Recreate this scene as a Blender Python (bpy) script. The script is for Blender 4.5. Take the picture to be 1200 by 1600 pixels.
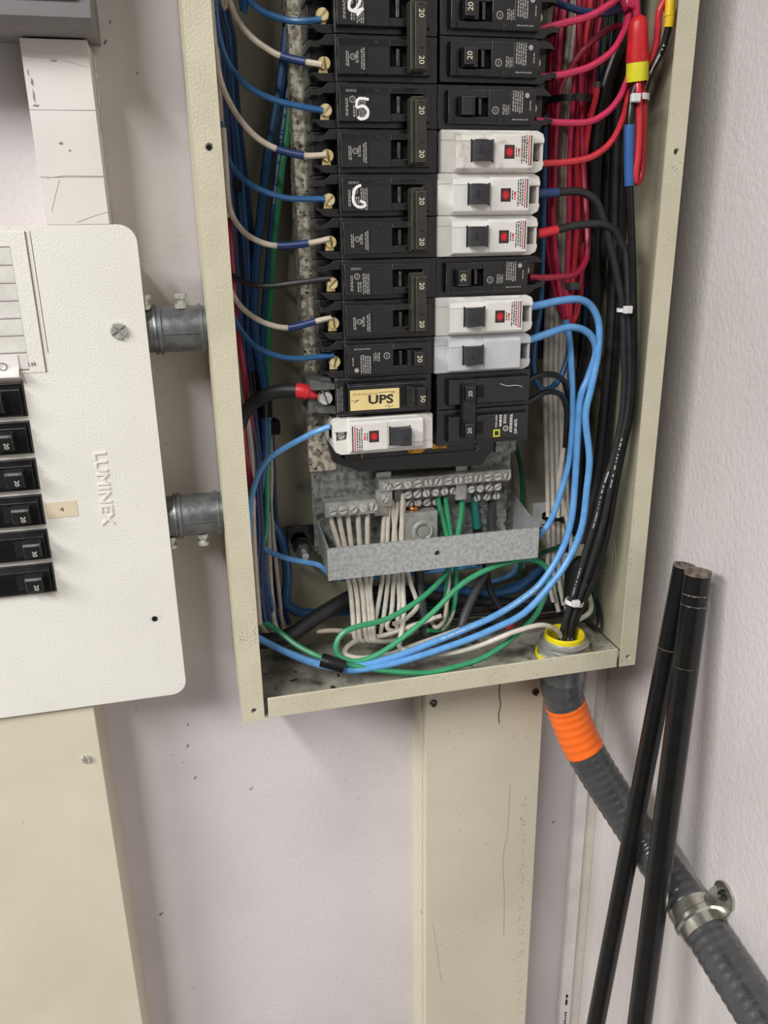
import bpy, bmesh, math, random
from mathutils import Vector, Matrix
random.seed(7)
sc = bpy.context.scene
for o in list(bpy.data.objects): bpy.data.objects.remove(o)

# ------------------------------------------------------------------ camera
# Measurements below are millimetres (x right, d = distance from the lens plane
# measured square to the wall, z up from lens height).  The box rim is d = 512.
ZC = 1450.0
RIM = 512.0
def W(x, d, z): return Vector((x*.001, (d-RIM)*.001, (z+ZC)*.001))
RC = ((0.97192208, 0.01611870, -0.23475021),
      (-0.09182723, 0.94452804, -0.31533243),
      (0.21664541, 0.32803501, 0.91948779))
FPX = 1260.0
cam_d = bpy.data.cameras.new('camera'); cam = bpy.data.objects.new('camera', cam_d)
sc.collection.objects.link(cam); sc.camera = cam
def wv(r): return Vector((r[0], r[2], -r[1]))
ri, up, bk = wv(RC[0]), -wv(RC[1]), -wv(RC[2])
cam.matrix_world = Matrix(((ri.x, up.x, bk.x, 0), (ri.y, up.y, bk.y, -RIM*.001), (ri.z, up.z, bk.z, ZC*.001), (0, 0, 0, 1)))
cam_d.sensor_fit = 'VERTICAL'; cam_d.sensor_height = 36; cam_d.sensor_width = 27
cam_d.lens = FPX/1600*36; cam_d.clip_start = .01; cam_d.clip_end = 30

# ------------------------------------------------------------------ light
w = bpy.data.worlds.new('room_ambient'); sc.world = w; w.use_nodes = True
w.node_tree.nodes['Background'].inputs[0].default_value = (1, 1, 1, 1)
w.node_tree.nodes['Background'].inputs[1].default_value = .08
def lamp(name, loc, target, sx, sy, power, col=(1, .985, .955)):
    l = bpy.data.lights.new(name, 'AREA'); l.shape = 'RECTANGLE'; l.size = sx; l.size_y = sy
    l.energy = power; l.color = col
    o = bpy.data.objects.new(name, l); sc.collection.objects.link(o)
    o.location = loc
    o.rotation_euler = target
    return o
# ceiling strip and an added fill lamp, shining straight down from 2.6 m
lamp('ceiling_strip_light', (-.80, -1.45, 2.6), (0, 0, 0), .13, 1.1, 36)
lamp('ceiling_strip_light', (-2.1, -1.2, 2.6), (0, 0, 0), 1.0, 1.2, 118)  # broad unseen fill lamp added at far left to brighten the right wall
sc.view_settings.view_transform = 'Standard'; sc.view_settings.look = 'None'
sc.view_settings.exposure = 0.0; sc.view_settings.gamma = 1; sc.view_settings.use_curve_mapping = False

def un(px, py, d):
    a, b, c = px-600, py-800, FPX
    x = RC[0][0]*a+RC[1][0]*b+RC[2][0]*c; y = RC[0][1]*a+RC[1][1]*b+RC[2][1]*c; z = RC[0][2]*a+RC[1][2]*b+RC[2][2]*c
    return (x/z*d, d, -y/z*d)

# ------------------------------------------------------------------ materials
def lin(h):
    h = h.lstrip('#'); r = []
    for i in (0, 2, 4):
        c = int(h[i:i+2], 16)/255
        r.append(c/12.92 if c <= .04045 else ((c+.055)/1.055)**2.4)
    return (*r, 1)
M = {}
def mat(name, col, rough=.5, metal=0, col2=None, vscale=60, vlo=.4, vhi=.65, bump=0, bscale=600, spec=None, dirt=None, dscale=150, dth=.68, detail=6, coat=0, stretch=None):
    m = bpy.data.materials.new(name); m.use_nodes = True; nt = m.node_tree; N = nt.nodes; L = nt.links
    b = N['Principled BSDF']; b.inputs['Roughness'].default_value = rough; b.inputs['Metallic'].default_value = metal
    if spec is not None: b.inputs['Specular IOR Level'].default_value = spec
    if coat: b.inputs['Coat Weight'].default_value = coat; b.inputs['Coat Roughness'].default_value = .15
    b.inputs['Base Color'].default_value = lin(col)
    tc = N.new('ShaderNodeTexCoord'); vec = tc.outputs['Object']
    if stretch:
        mp = N.new('ShaderNodeMapping'); mp.inputs['Scale'].default_value = stretch; L.new(vec, mp.inputs[0]); vec = mp.outputs[0]
    out = None
    def noise(s, d=4):
        n = N.new('ShaderNodeTexNoise'); n.inputs['Scale'].default_value = s; n.inputs['Detail'].default_value = d; L.new(vec, n.inputs['Vector']); return n.outputs['Fac']
    def ramp(f, lo, hi):
        r = N.new('ShaderNodeMapRange'); r.inputs[1].default_value = lo; r.inputs[2].default_value = hi; L.new(f, r.inputs[0]); return r.outputs[0]
    def mix(f, a, bcol):
        x = N.new('ShaderNodeMix'); x.data_type = 'RGBA'; L.new(f, x.inputs[0])
        if isinstance(a, tuple): x.inputs[6].default_value = a
        else: L.new(a, x.inputs[6])
        x.inputs[7].default_value = bcol; return x.outputs[2]
    cur = lin(col)
    if col2: cur = mix(ramp(noise(vscale, detail), vlo, vhi), cur, lin(col2))
    if dirt: cur = mix(ramp(noise(dscale, 8), dth, dth+.05), cur, lin(dirt))
    if not isinstance(cur, tuple): L.new(cur, b.inputs['Base Color'])
    if bump:
        bn = N.new('ShaderNodeBump'); bn.inputs['Strength'].default_value = bump; bn.inputs['Distance'].default_value = .001
        L.new(noise(bscale, 3), bn.inputs['Height']); L.new(bn.outputs[0], b.inputs['Normal'])
    M[name] = m; return m

mat('wall_paint', '#dcd6d8', .6, col2='#cfc9cb', vscale=6, bump=.35, bscale=260, dirt='#8d8685', dscale=70, dth=.72)
mat('wall_stucco', '#dbd5d5', .55, col2='#d0cac9', vscale=8, bump=.8, bscale=300, stretch=(1, 1, .7))
mat('floor_vinyl', '#6f6a64', .6, col2='#5d5954', vscale=20)
mat('box_cream', '#cfc9b2', .42, col2='#c6c0a8', vscale=30, bump=.45, bscale=700, dirt='#a7a088', dscale=260, dth=.73)
mat('box_inside', '#aba690', .5, col2='#9a9580', vscale=18, bump=.12, bscale=500)  # cream paint darkened, interior shade put into the colour
mat('box_floor', '#b3b0a2', .7, col2='#55534e', vscale=38, vlo=.45, vhi=.66, bump=.5, bscale=500, dirt='#2b2a28', dscale=120, dth=.63)
mat('cover_white', '#e8e6df', .45, col2='#e3e1d9', vscale=12, bump=.4, bscale=820)
mat('raceway_cream', '#d8d1bd', .5, col2='#d0c9b4', vscale=10, bump=.18, bscale=500, dirt='#a39d8c', dscale=110, dth=.71)
mat('trim_white', '#e3e0dd', .45, col2='#d6d3d0', vscale=30)
mat('trim_beige', '#d9d2c8', .6, col2='#cfc8be', vscale=30)
mat('paper', '#e2deda', .6, col2='#dad6d1', vscale=20, bump=.1, bscale=200)
mat('card_paper', '#dcdad4', .7, col2='#cfcdc7', vscale=90)
mat('tape_cream', '#d9cbb2', .5)
mat('print_black', '#2a2624', .7)
mat('print_brown', '#6b5a55', .7)
mat('print_white', '#d9d9d4', .6)
mat('print_faint', '#a3a39f', .6)
mat('print_cream', '#e6dfc0', .6)
mat('print_red', '#c8202c', .5)
mat('paint_white', '#f4f2ee', .5)
mat('black_plastic', '#121213', .24, col2='#19191a', vscale=120, bump=.1, bscale=1500)
mat('black_plastic_b', '#18191b', .28, col2='#202021', vscale=100)
mat('black_edge', '#4a4b4c', .3, col2='#2a2a2b', vscale=180)  # scuffed bevel edges, with their highlight painted into the lighter colour
mat('tie_edge', '#5b584e', .35, col2='#403e37', vscale=180)  # same for the ties: scuffing plus painted edge highlight
mat('tie_plastic', '#35332c', .45, col2='#2c2a25', vscale=80)
mat('toggle_grey', '#2e2f33', .5, col2='#38393c', vscale=120)
mat('hole_black', '#060606', .8)
mat('white_plastic', '#e6e4df', .38, col2='#dcdad4', vscale=45)
mat('white_plastic_dirty', '#e2ded8', .5, col2='#bcb3a6', vscale=150, vlo=.5, vhi=.7)
mat('grey_plastic', '#c9cbcd', .42, col2='#bdbfc0', vscale=40)
mat('yellow_label', '#ecd89a', .55, col2='#e2cb88', vscale=60)
mat('brass', '#f0e2b2', .24, .6, col2='#d8c184', vscale=150)
mat('copper', '#b5794f', .35, 1, col2='#8f5b38', vscale=200)
mat('bus_brass', '#b5883c', .38, 1, col2='#8a6428', vscale=150)
mat('zinc', '#d8d8d3', .28, .5, col2='#b9bab6', vscale=200)
mat('zinc_plain', '#c9cac8', .3, .7)
mat('wall_chip', '#8f8682', .8)
mat('strap_steel', '#cfcdc2', .24, .9, col2='#9d9b90', vscale=70, vlo=.35, vhi=.65)
mat('steel_dark', '#6f6f6d', .4, 1, col2='#4e4e4c', vscale=150)
mat('galvanised', '#c3c6c6', .42, .45, col2='#a9adad', vscale=320, vlo=.4, vhi=.6, bump=.1, bscale=500)
mat('galvanised_dirty', '#e2dccb', .55, .2, col2='#8f8472', vscale=230, vlo=.42, vhi=.6, bump=.5, bscale=700, dirt='#3a352c', dscale=300, dth=.6)
mat('galvanised_grey', '#9a9e9a', .5, .3, col2='#5f625f', vscale=200, bump=.2, bscale=700, dirt='#3b3a36', dscale=400, dth=.62)
mat('steel_block', '#6d6f6d', .5, .3, col2='#4c4e4c', vscale=120, bump=.2, bscale=900)
mat('bar_alu', '#b5b6b0', .42, .35, col2='#989993', vscale=120)
mat('conduit_zinc', '#8d9093', .42, .8, col2='#6c6f72', vscale=90, bump=.15, bscale=400, dirt='#b7b4ae', dscale=120, dth=.66)
mat('device_grey', '#7f7b7d', .45, col2='#757173', vscale=15)
mat('device_light', '#c6c2be', .45)
for n, c, c2, r in [('wire_blue', '#2f5f90', '#295683', .35), ('wire_blue_light', '#6aa7e2', '#5f9bd6', .3), ('wire_navy', '#203a66', '#1c3358', .4),  # darker blues are the same blue wire with shade put into the colour
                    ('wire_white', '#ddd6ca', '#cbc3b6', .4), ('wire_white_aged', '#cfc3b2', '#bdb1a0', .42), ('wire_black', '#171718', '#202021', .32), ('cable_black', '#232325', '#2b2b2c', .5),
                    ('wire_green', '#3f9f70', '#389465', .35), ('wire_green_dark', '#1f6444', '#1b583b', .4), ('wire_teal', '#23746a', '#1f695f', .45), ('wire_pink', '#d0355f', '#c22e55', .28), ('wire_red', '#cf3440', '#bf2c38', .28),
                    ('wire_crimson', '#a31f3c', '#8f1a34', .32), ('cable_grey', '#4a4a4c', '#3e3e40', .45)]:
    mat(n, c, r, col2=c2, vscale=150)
mat('tape_navy', '#273f74', .4, col2='#213562', vscale=150)
mat('tape_blue', '#34619f', .4)
mat('tape_red', '#d22a33', .4)
mat('tape_black', '#131314', .35, bump=.2, bscale=900)
mat('tape_yellow', '#f0c61a', .4)
mat('nut_red', '#cf2329', .42, col2='#bf1f26', vscale=120)
mat('nut_yellow', '#e3da30', .4, col2='#d6cc2a', vscale=150)
mat('bushing_yellow', '#f0de1e', .4, col2='#e6d218', vscale=120)
mat('tie_white', '#e3e3e2', .4)
mat('conduit_grey', '#48494b', .27, col2='#404143', vscale=60, coat=.2)
mat('tape_orange', '#ff7424', .42, col2='#f86c1e', vscale=60)
mat('pipe_black', '#0b0b0c', .32, col2='#111112', vscale=70)
mat('pipe_bare', '#8d8276', .5, .4, col2='#574c42', vscale=200)
mat('dust', '#3c3a37', .95)
mat('dust_light', '#8a867c', .95)

# ------------------------------------------------------------------ mesh builder
class MB:
    def __init__(s): s.v = []; s.f = []
    def add(s, vs, fs):
        n = len(s.v); s.v += [tuple(p) for p in vs]; s.f += [tuple(i+n for i in f) for f in fs]; return s
    def box(s, x0, x1, d0, d1, z0, z1, b=0):
        if x0 > x1: x0, x1 = x1, x0
        if d0 > d1: d0, d1 = d1, d0
        if z0 > z1: z0, z1 = z1, z0
        X, Y, Z = (x0, x1), (d0, d1), (z0, z1)
        if b <= 0:
            vs = [(X[i], Y[j], Z[k]) for i in (0, 1) for j in (0, 1) for k in (0, 1)]
            return s.add(vs, [(0, 1, 3, 2), (4, 6, 7, 5), (0, 4, 5, 1), (2, 3, 7, 6), (0, 2, 6, 4), (1, 5, 7, 3)])
        b = min(b, (x1-x0)*.49, (d1-d0)*.49, (z1-z0)*.49)
        vs = []; idx = {}
        for i in (0, 1):
            for j in (0, 1):
                for k in (0, 1):
                    sx, sy, sz = (1, -1)[i], (1, -1)[j], (1, -1)[k]
                    for a in range(3):
                        p = [X[i]+sx*b, Y[j]+sy*b, Z[k]+sz*b]; p[a] = (X[i], Y[j], Z[k])[a]
                        idx[i, j, k, a] = len(vs); vs.append(tuple(p))
        fs = []
        for a in range(3):
            o1, o2 = [t for t in range(3) if t != a]
            for e in (0, 1):
                q = []
                for (m, n) in ((0, 0), (1, 0), (1, 1), (0, 1)):
                    c = [0, 0, 0]; c[a] = e; c[o1] = m; c[o2] = n; q.append(idx[c[0], c[1], c[2], a])
                fs.append(q)
        for a in range(3):
            o1, o2 = [t for t in range(3) if t != a]
            for m in (0, 1):
                for n in (0, 1):
                    c0 = [0, 0, 0]; c0[o1] = m; c0[o2] = n; c1 = list(c0); c1[a] = 1
                    fs.append([idx[*c0, o1], idx[*c1, o1], idx[*c1, o2], idx[*c0, o2]])
        for i in (0, 1):
            for j in (0, 1):
                for k in (0, 1): fs.append([idx[i, j, k, 0], idx[i, j, k, 1], idx[i, j, k, 2]])
        return s.add(vs, fs)
    def prism(s, poly, axis, a0, a1):
        """extrude a 2-D polygon along an axis: 'd' poly=(x,z), 'x' poly=(d,z), 'z' poly=(x,d)"""
        def mk(p, a): return {'d': (p[0], a, p[1]), 'x': (a, p[0], p[1]), 'z': (p[0], p[1], a)}[axis]
        n = len(poly); vs = [mk(p, a0) for p in poly]+[mk(p, a1) for p in poly]
        fs = [tuple(range(n)), tuple(range(2*n-1, n-1, -1))]+[(i, (i+1) % n, n+(i+1) % n, n+i) for i in range(n)]
        return s.add(vs, fs)
    def frame(s, ax):
        a = Vector(ax).normalized(); t = Vector((0, 0, 1)) if abs(a.z) < .9 else Vector((1, 0, 0))
        u = a.cross(t).normalized(); return a, u, a.cross(u)
    def lathe(s, c, ax, prof, n=20, cap=True):
        a, u, v = s.frame(ax); c = Vector(c); vs = []
        for (t, r) in prof:
            for i in range(n):
                q = 2*math.pi*i/n; vs.append(c+a*t+(u*math.cos(q)+v*math.sin(q))*r)
        fs = []
        for k in range(len(prof)-1):
            for i in range(n): fs.append((k*n+i, k*n+(i+1) % n, (k+1)*n+(i+1) % n, (k+1)*n+i))
        if cap: fs += [tuple(range(n)), tuple(range((len(prof)-1)*n, len(prof)*n))]
        return s.add(vs, fs)
    def cyl(s, c, ax, r, h, n=16): return s.lathe(c, ax, [(0, r), (h, r)], n)
    def tube(s, pts, r, n=8, cap=True):
        pts = [Vector(p) for p in pts]; rs = r if isinstance(r, (list, tuple)) else [r]*len(pts)
        t0 = (pts[1]-pts[0]).normalized(); a, u, v = s.frame(t0); vs = []
        for i, p in enumerate(pts):
            t = (pts[min(i+1, len(pts)-1)]-pts[max(i-1, 0)])
            t = t.normalized() if t.length > 1e-9 else a
            u = (u-t*u.dot(t)); u = u.normalized() if u.length > 1e-6 else s.frame(t)[1]
            v = t.cross(u)
            for k in range(n):
                q = 2*math.pi*k/n; vs.append(p+(u*math.cos(q)+v*math.sin(q))*rs[i])
        fs = [(i*n+k, i*n+(k+1) % n, (i+1)*n+(k+1) % n, (i+1)*n+k) for i in range(len(pts)-1) for k in range(n)]
        if cap: fs += [tuple(range(n)), tuple(range((len(pts)-1)*n, len(pts)*n))]
        return s.add(vs, fs)
    def quad(s, a, b, c, d): return s.add([a, b, c, d], [(0, 1, 2, 3)])
    def plate(s, x0, x1, z0, z1, d0, d1, holes=()):
        """upright sheet with round holes cut through it"""
        zs = z0
        for (hx, hz, hr) in sorted(holes, key=lambda h: h[1]):
            k = hr*1.35
            s.box(x0, x1, d0, d1, zs, hz-k); s.box(x0, hx-k, d0, d1, hz-k, hz+k); s.box(hx+k, x1, d0, d1, hz-k, hz+k)
            n = 16; sq = []; ci = []
            for i in range(n):
                q = 2*math.pi*(i+.5)/n; c, t = math.cos(q), math.sin(q); m = max(abs(c), abs(t))
                sq.append((hx+k*c/m, hz+k*t/m)); ci.append((hx+hr*c, hz+hr*t))
            vs = [(p[0], d0, p[1]) for p in sq]+[(p[0], d0, p[1]) for p in ci]+[(p[0], d1, p[1]) for p in ci]
            fs = []
            for i in range(n):
                j = (i+1) % n; fs.append((i, j, n+j, n+i)); fs.append((n+i, n+j, 2*n+j, 2*n+i))
            s.add(vs, fs)
            for (cx, cz) in ((-1, -1), (-1, 1), (1, -1), (1, 1)):
                near = sorted(range(n), key=lambda i: (sq[i][0]-hx-cx*k)**2+(sq[i][1]-hz-cz*k)**2)[:2]
                s.add([(hx+cx*k, d0, hz+cz*k), (sq[near[0]][0], d0, sq[near[0]][1]), (sq[near[1]][0], d0, sq[near[1]][1])], [(0, 1, 2)])
            zs = hz+k
        return s.box(x0, x1, d0, d1, zs, z1)
    def text(s, txt, x, d, z, size, rot=0, sx=1, depth=0, bold=0):
        vs, fs = text_data(txt, depth/size if size else 0, bold); c, t = math.cos(rot), math.sin(rot)
        return s.add([(x+size*(sx*p[0]*c-p[1]*t), d-size*p[2], z+size*(sx*p[0]*t+p[1]*c)) for p in vs], fs)
    def dashes(s, x0, x1, z0, z1, d, cols, seed=0, gap=.35, th=.55):
        """rows of tiny printed words too small to read, running along z"""
        rnd = random.Random(seed); wd = (x1-x0)/cols
        for i in range(cols):
            xa = x0+i*wd; z = z1-rnd.random()*abs(z1-z0)*.12
            while z > z0+.3:
                l = rnd.uniform(.5, 2.2); e = max(z0, z-l)
                s.quad((xa, d, z), (xa+wd*th, d, z), (xa+wd*th, d, e), (xa, d, e)); z = e-rnd.uniform(.25, .6)
        return s
_td = {}
def text_data(txt, depth=0, bold=0):
    k = (txt, round(depth, 3), bold)
    if k not in _td:
        c = bpy.data.curves.new('t', 'FONT'); c.body = txt; c.size = 1; c.align_x = 'CENTER'; c.align_y = 'CENTER'; c.resolution_u = 3; c.offset = bold
        if depth: c.extrude = depth; c.bevel_depth = depth*.5; c.bevel_resolution = 1
        o = bpy.data.objects.new('t', c); me = bpy.data.meshes.new_from_object(o)
        _td[k] = ([tuple(v.co) for v in me.vertices], [tuple(p.vertices) for p in me.polygons])
        bpy.data.objects.remove(o); bpy.data.curves.remove(c); bpy.data.meshes.remove(me)
    return _td[k]

ORG = {}
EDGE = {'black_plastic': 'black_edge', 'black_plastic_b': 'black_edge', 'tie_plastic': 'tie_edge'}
def mesh_of(name, mb, m, org, smooth, ang=.7, bev=0):
    me = bpy.data.meshes.new(name)
    me.from_pydata([((p[0]-org[0])*.001, (p[1]-org[1])*.001, (p[2]-org[2])*.001) for p in mb.v], [], mb.f)
    bm = bmesh.new(); bm.from_mesh(me); bmesh.ops.recalc_face_normals(bm, faces=bm.faces)
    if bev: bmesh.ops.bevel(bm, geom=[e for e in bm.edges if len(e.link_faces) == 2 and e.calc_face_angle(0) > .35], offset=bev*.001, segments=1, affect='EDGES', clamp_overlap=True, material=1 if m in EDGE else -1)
    bm.to_mesh(me); bm.free()
    me.materials.append(M[m])
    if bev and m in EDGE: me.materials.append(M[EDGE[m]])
    if smooth:
        me.shade_smooth(); me.set_sharp_from_angle(angle=ang)
    me.update(); return me
def props(o, label=None, cat=None, group=None, kind=None):
    if label: o['label'] = label
    if cat: o['category'] = cat
    if group: o['group'] = group
    if kind: o['kind'] = kind
def thing(name, label, cat, org, group=None, kind=None, rot=0):
    o = bpy.data.objects.new(name, None); sc.collection.objects.link(o); o.empty_display_size = .01
    o.location = W(*org); o.rotation_euler = (0, rot, 0); ORG[o.name] = org; props(o, label, cat, group, kind); return o
def part(name, mb, m, parent, smooth=False, label=None, kind=None, bev=0):
    org = ORG[parent.name]; me = mesh_of(name, mb, m, org, smooth, bev=bev)
    o = bpy.data.objects.new(name, me); sc.collection.objects.link(o); o.parent = parent; ORG[o.name] = org
    props(o, label, None, None, kind); return o
def solo(name, mb, m, label=None, cat=None, group=None, kind=None, smooth=False, org=None):
    if org is None:
        xs = [p[0] for p in mb.v]; ds = [p[1] for p in mb.v]; zs = [p[2] for p in mb.v]
        org = ((min(xs)+max(xs))/2, (min(ds)+max(ds))/2, min(zs))
    o = bpy.data.objects.new(name, mesh_of(name, mb, m, org, smooth)); sc.collection.objects.link(o)
    o.location = W(*org); ORG[o.name] = org; props(o, label, cat, group, kind); return o
def inst(name, me, parent):
    o = bpy.data.objects.new(name, me); sc.collection.objects.link(o); o.parent = parent; ORG[o.name] = (0, 0, 0); return o
def screw_head(mb, c, r, h, ax=(0, -1, 0), slot='slot', ang=.5, w=.22):
    """round head with a real slot or cross cut in it"""
    a, u, v = mb.frame(ax); c = Vector(c); mb.lathe(c, ax, [(0, r), (h*.15, r)], 16)
    g = w*r
    def seg(q0, q1, offs):
        pts = []
        for i in range(7):
            q = q0+(q1-q0)*i/6; pts.append((math.cos(q)*r*.97, math.sin(q)*r*.97))
        pts = offs+pts; vs = []
        for t in (h*.1, h):
            k = 1 if t < h else .9
            for (x, y) in pts:
                X, Y = x*math.cos(ang)-y*math.sin(ang), x*math.sin(ang)+y*math.cos(ang)
                vs.append(c+a*t+(u*X+v*Y)*k)
        n = len(pts)
        mb.add(vs, [tuple(range(n)), tuple(range(2*n-1, n-1, -1))]+[(i, (i+1) % n, n+(i+1) % n, n+i) for i in range(n)])
    e = math.asin(min(.9, g/r))
    if slot == 'slot':
        seg(e, math.pi-e, []); seg(math.pi+e, 2*math.pi-e, [])
    else:
        for k in range(4): seg(k*math.pi/2+e, (k+1)*math.pi/2-e, [(g*(1, -1, -1, 1)[k], g*(1, 1, -1, -1)[k])])
    return mb

# ================================================================== SETTING
WALL = 615.0            # back wall
RW = 362.0              # right wall
BOT = -333.0            # outer bottom of the breaker box
FL = -ZC
solo('wall_back', MB().box(-1600, RW+90, WALL, WALL+90, FL, 1250), 'wall_paint', kind='structure')
solo('wall_right', MB().box(RW, RW+90, -1500, WALL, FL, 1250), 'wall_stucco', kind='structure')
solo('floor', MB().box(-1600, RW+90, -1500, WALL+90, FL-40, FL), 'floor_vinyl', kind='structure')
solo('trim_1', MB().box(336.5, 349, 607, WALL, FL, -336, 1.2).add([], []), 'trim_white', kind='structure')
solo('trim_2', MB().box(349.3, RW, 611, WALL, FL, 1250, .6), 'trim_beige', kind='structure')
t = bpy.data.objects['trim_1']
mk = MB()
for z, l in ((-806, 3.2), (-815, 5)): mk.prism([(342.5+1.6*math.cos(q*.7), z+l*math.sin(q*.7)) for q in range(9)], 'd', 606.9, 606.99)
for i, z in enumerate(range(-830, -868, -4)): mk.box(341.2+(i % 3)*.4, 343.8, 606.9, 606.99, z-2.6, z)
part('printed_mark', mk, 'print_black', t)

# ================================================================== BREAKER BOX
box = thing('breaker_box', 'open cream steel breaker box without its cover, full of wires', 'electrical panel', (13, RIM, BOT))
TOP = 330
X0, X1 = 13.2, 326.5
part('back_plate', MB().box(X0, X1, 612.5, 614.5, BOT, TOP), 'box_inside', box)
part('side_wall', MB().box(X0, X0+1.6, RIM+.2, 612.5, BOT, TOP), 'box_cream', box)
sw = part('side_wall', MB().box(X1-1.6, X1, RIM+.2, 612.5, BOT, TOP), 'box_inside', box)
part('bottom_plate', MB().box(X0+1.6, X1-1.6, RIM+1.8, 612.5, BOT+.1, BOT+1.6), 'box_floor', box, label='dusty bottom plate')
part('top_plate', MB().box(X0+1.6, X1-1.6, RIM+1.8, 612.5, TOP-1.6, TOP), 'box_cream', box)
part('flange', MB().plate(X0, 29, BOT-1.2, TOP, RIM, RIM+1.6, [(21.9, 47.3, 2.4), (21.8, -325.2, 2.2)]), 'box_cream', box)
part('flange', MB().plate(312.9, X1, BOT, TOP, RIM, RIM+1.6, [(320.4, 46.3, 2.2), (319.8, -325.3, 2.2)]), 'box_cream', box)
part('flange', MB().box(32, 310.3, RIM, RIM+1.6, BOT, -316.6, .4), 'box_cream', box)
part('flange', MB().box(32, 310.3, RIM, RIM+1.6, TOP-17, TOP, .4), 'box_cream', box)
for (x, z) in ((21.9, 47.3), (21.8, -325.2), (320.4, 46.3), (319.8, -325.3)):
    m = MB(); m.lathe((x, RIM+1.5, z), (0, 1, 0), [(0, 4), (0, 1.7), (3.5, 1.7), (3.5, 4), (0, 4)], 14, cap=False)
    part('clip_nut', m, 'zinc', box, True)
m = MB(); rnd = random.Random(21)
def fleck(x, z, a, d=RIM-.06):
    m.prism([(x+a*rnd.uniform(.3, 1)*math.cos(t*1.25), z+a*1.3*rnd.uniform(.3, 1)*math.sin(t*1.25)) for t in range(5)], 'd', d, d+.1)
for k in range(70): fleck(rnd.uniform(34, 308), -317.5-abs(rnd.gauss(0, 2.6)) if rnd.random() < .45 else rnd.uniform(-331, -318), rnd.uniform(.15, .55))
for k in range(45): fleck(rnd.uniform(15, 28), rnd.gauss(-262, 8), rnd.uniform(.15, .5))
for k in range(40): fleck(313.4+abs(rnd.gauss(0, .8)), rnd.uniform(-330, -180), rnd.uniform(.2, .5))
for k in range(14): fleck(rnd.gauss(320, 3), 36+rnd.gauss(0, 3), rnd.uniform(.15, .5))
part('paint_chips', m, 'print_brown', box, kind='stuff')
# concentric knock-outs pressed in the right wall (inner face), low down
for r in (26, 21, 16.5):
    m = MB(); c = (X1-1.7, 578, -259)
    m.lathe(c, (-1, 0, 0), [(0, r-.6), (.5, r-.3), (.5, r+.3), (0, r+.6)], 40, cap=False)
    part('knockout_ring', m, 'box_inside', sw, True)
part('fold_seam', MB().tube([(X1-1.8, 530, BOT+2), (X1-1.8, 612, BOT+2)], .4, 6), 'hole_black', sw)

# ================================================================== INTERIOR FRAME (galvanised pan that carries the breakers)
pan = thing('mounting_pan', 'galvanised steel pan the breakers clip onto', 'bracket', (80, 580, -205))
part('rail', MB().box(79, 99, 575, 577.5, -168, TOP-6).box(79, 80.5, 577, 600, -168, TOP-6), 'galvanised_dirty', pan, label='mottled dusty rail along the left breakers')
part('rail', MB().box(226, 243, 575, 577.5, -165, TOP-6), 'galvanised_grey', pan)
part('foot_plate', MB().box(80.5, 136, 580, 582, -204, -168, .3).prism([(80.5, -168), (136, -168), (120, -150), (80.5, -140)], 'd', 578, 580), 'galvanised_grey', pan)
part('foot_plate', MB().prism([(205, -190), (207, -172), (219, -160), (222, -150), (219, -140), (240, -140), (240, -190)], 'd', 578, 580.5).box(212, 226, 575.2, 577.6, -150, -146), 'galvanised_grey', pan)
part('lower_plate', MB().box(82, 242, 588, 590, -240, -200), 'galvanised_grey', pan)
for k in range(13):
    z = 84.6-25.2*k+114
    if z < -140: break
    m = MB(); m.lathe((88.5, 566, z-20.5), (0, 0, 1), [(0, 2.2), (.8, 2.9), (12, 2.9), (13, 2.2)], 12); m.box(85.6, 91.4, 566, 577, z-20.5, z-8)
    part('mounting_tab', m, 'galvanised', pan, True)
    m = MB(); m.box(234, 238, 562, 577, z-20.5, z-10, .8)
    part('mounting_tab', m, 'galvanised', pan)
# black phenolic base and bus stabs
base = thing('bus_base', 'black plastic bus base between the breakers and the ground bar', 'bus bar', (160, 590, -170))
part('base', MB().prism([(92, -143), (96, -160), (116, -169), (212, -172), (216, -166), (222, -160), (220, -140), (220, TOP-8), (92, TOP-8)], 'd', 568, 574.8), 'black_plastic_b', base)
part('base_step', MB().box(103, 205, 562, 568, -158, -143, 1), 'black_plastic', base)
part('bus_stab', MB().prism([(148, -143), (148, -150), (151, -154.5), (160, -155), (164, -152), (164, -143)], 'd', 556, 559).box(148, 164, 559, 568, -146, -143), 'bus_brass', base, label='brass stab with a round notch')
part('bus_stab', MB().box(166.5, 179, 552, 555, -152, -142, .5), 'bus_brass', base)
part('bus_stab', MB().box(112.2, 113.4, 545, 562, -152, -144.5), 'bus_brass', base)
for (x, z) in ((100.5, -153), (208, -157)):
    part('base_screw', screw_head(MB(), (x, 568, z), 2.6, 1.6, slot='cross'), 'steel_dark', base)

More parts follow.
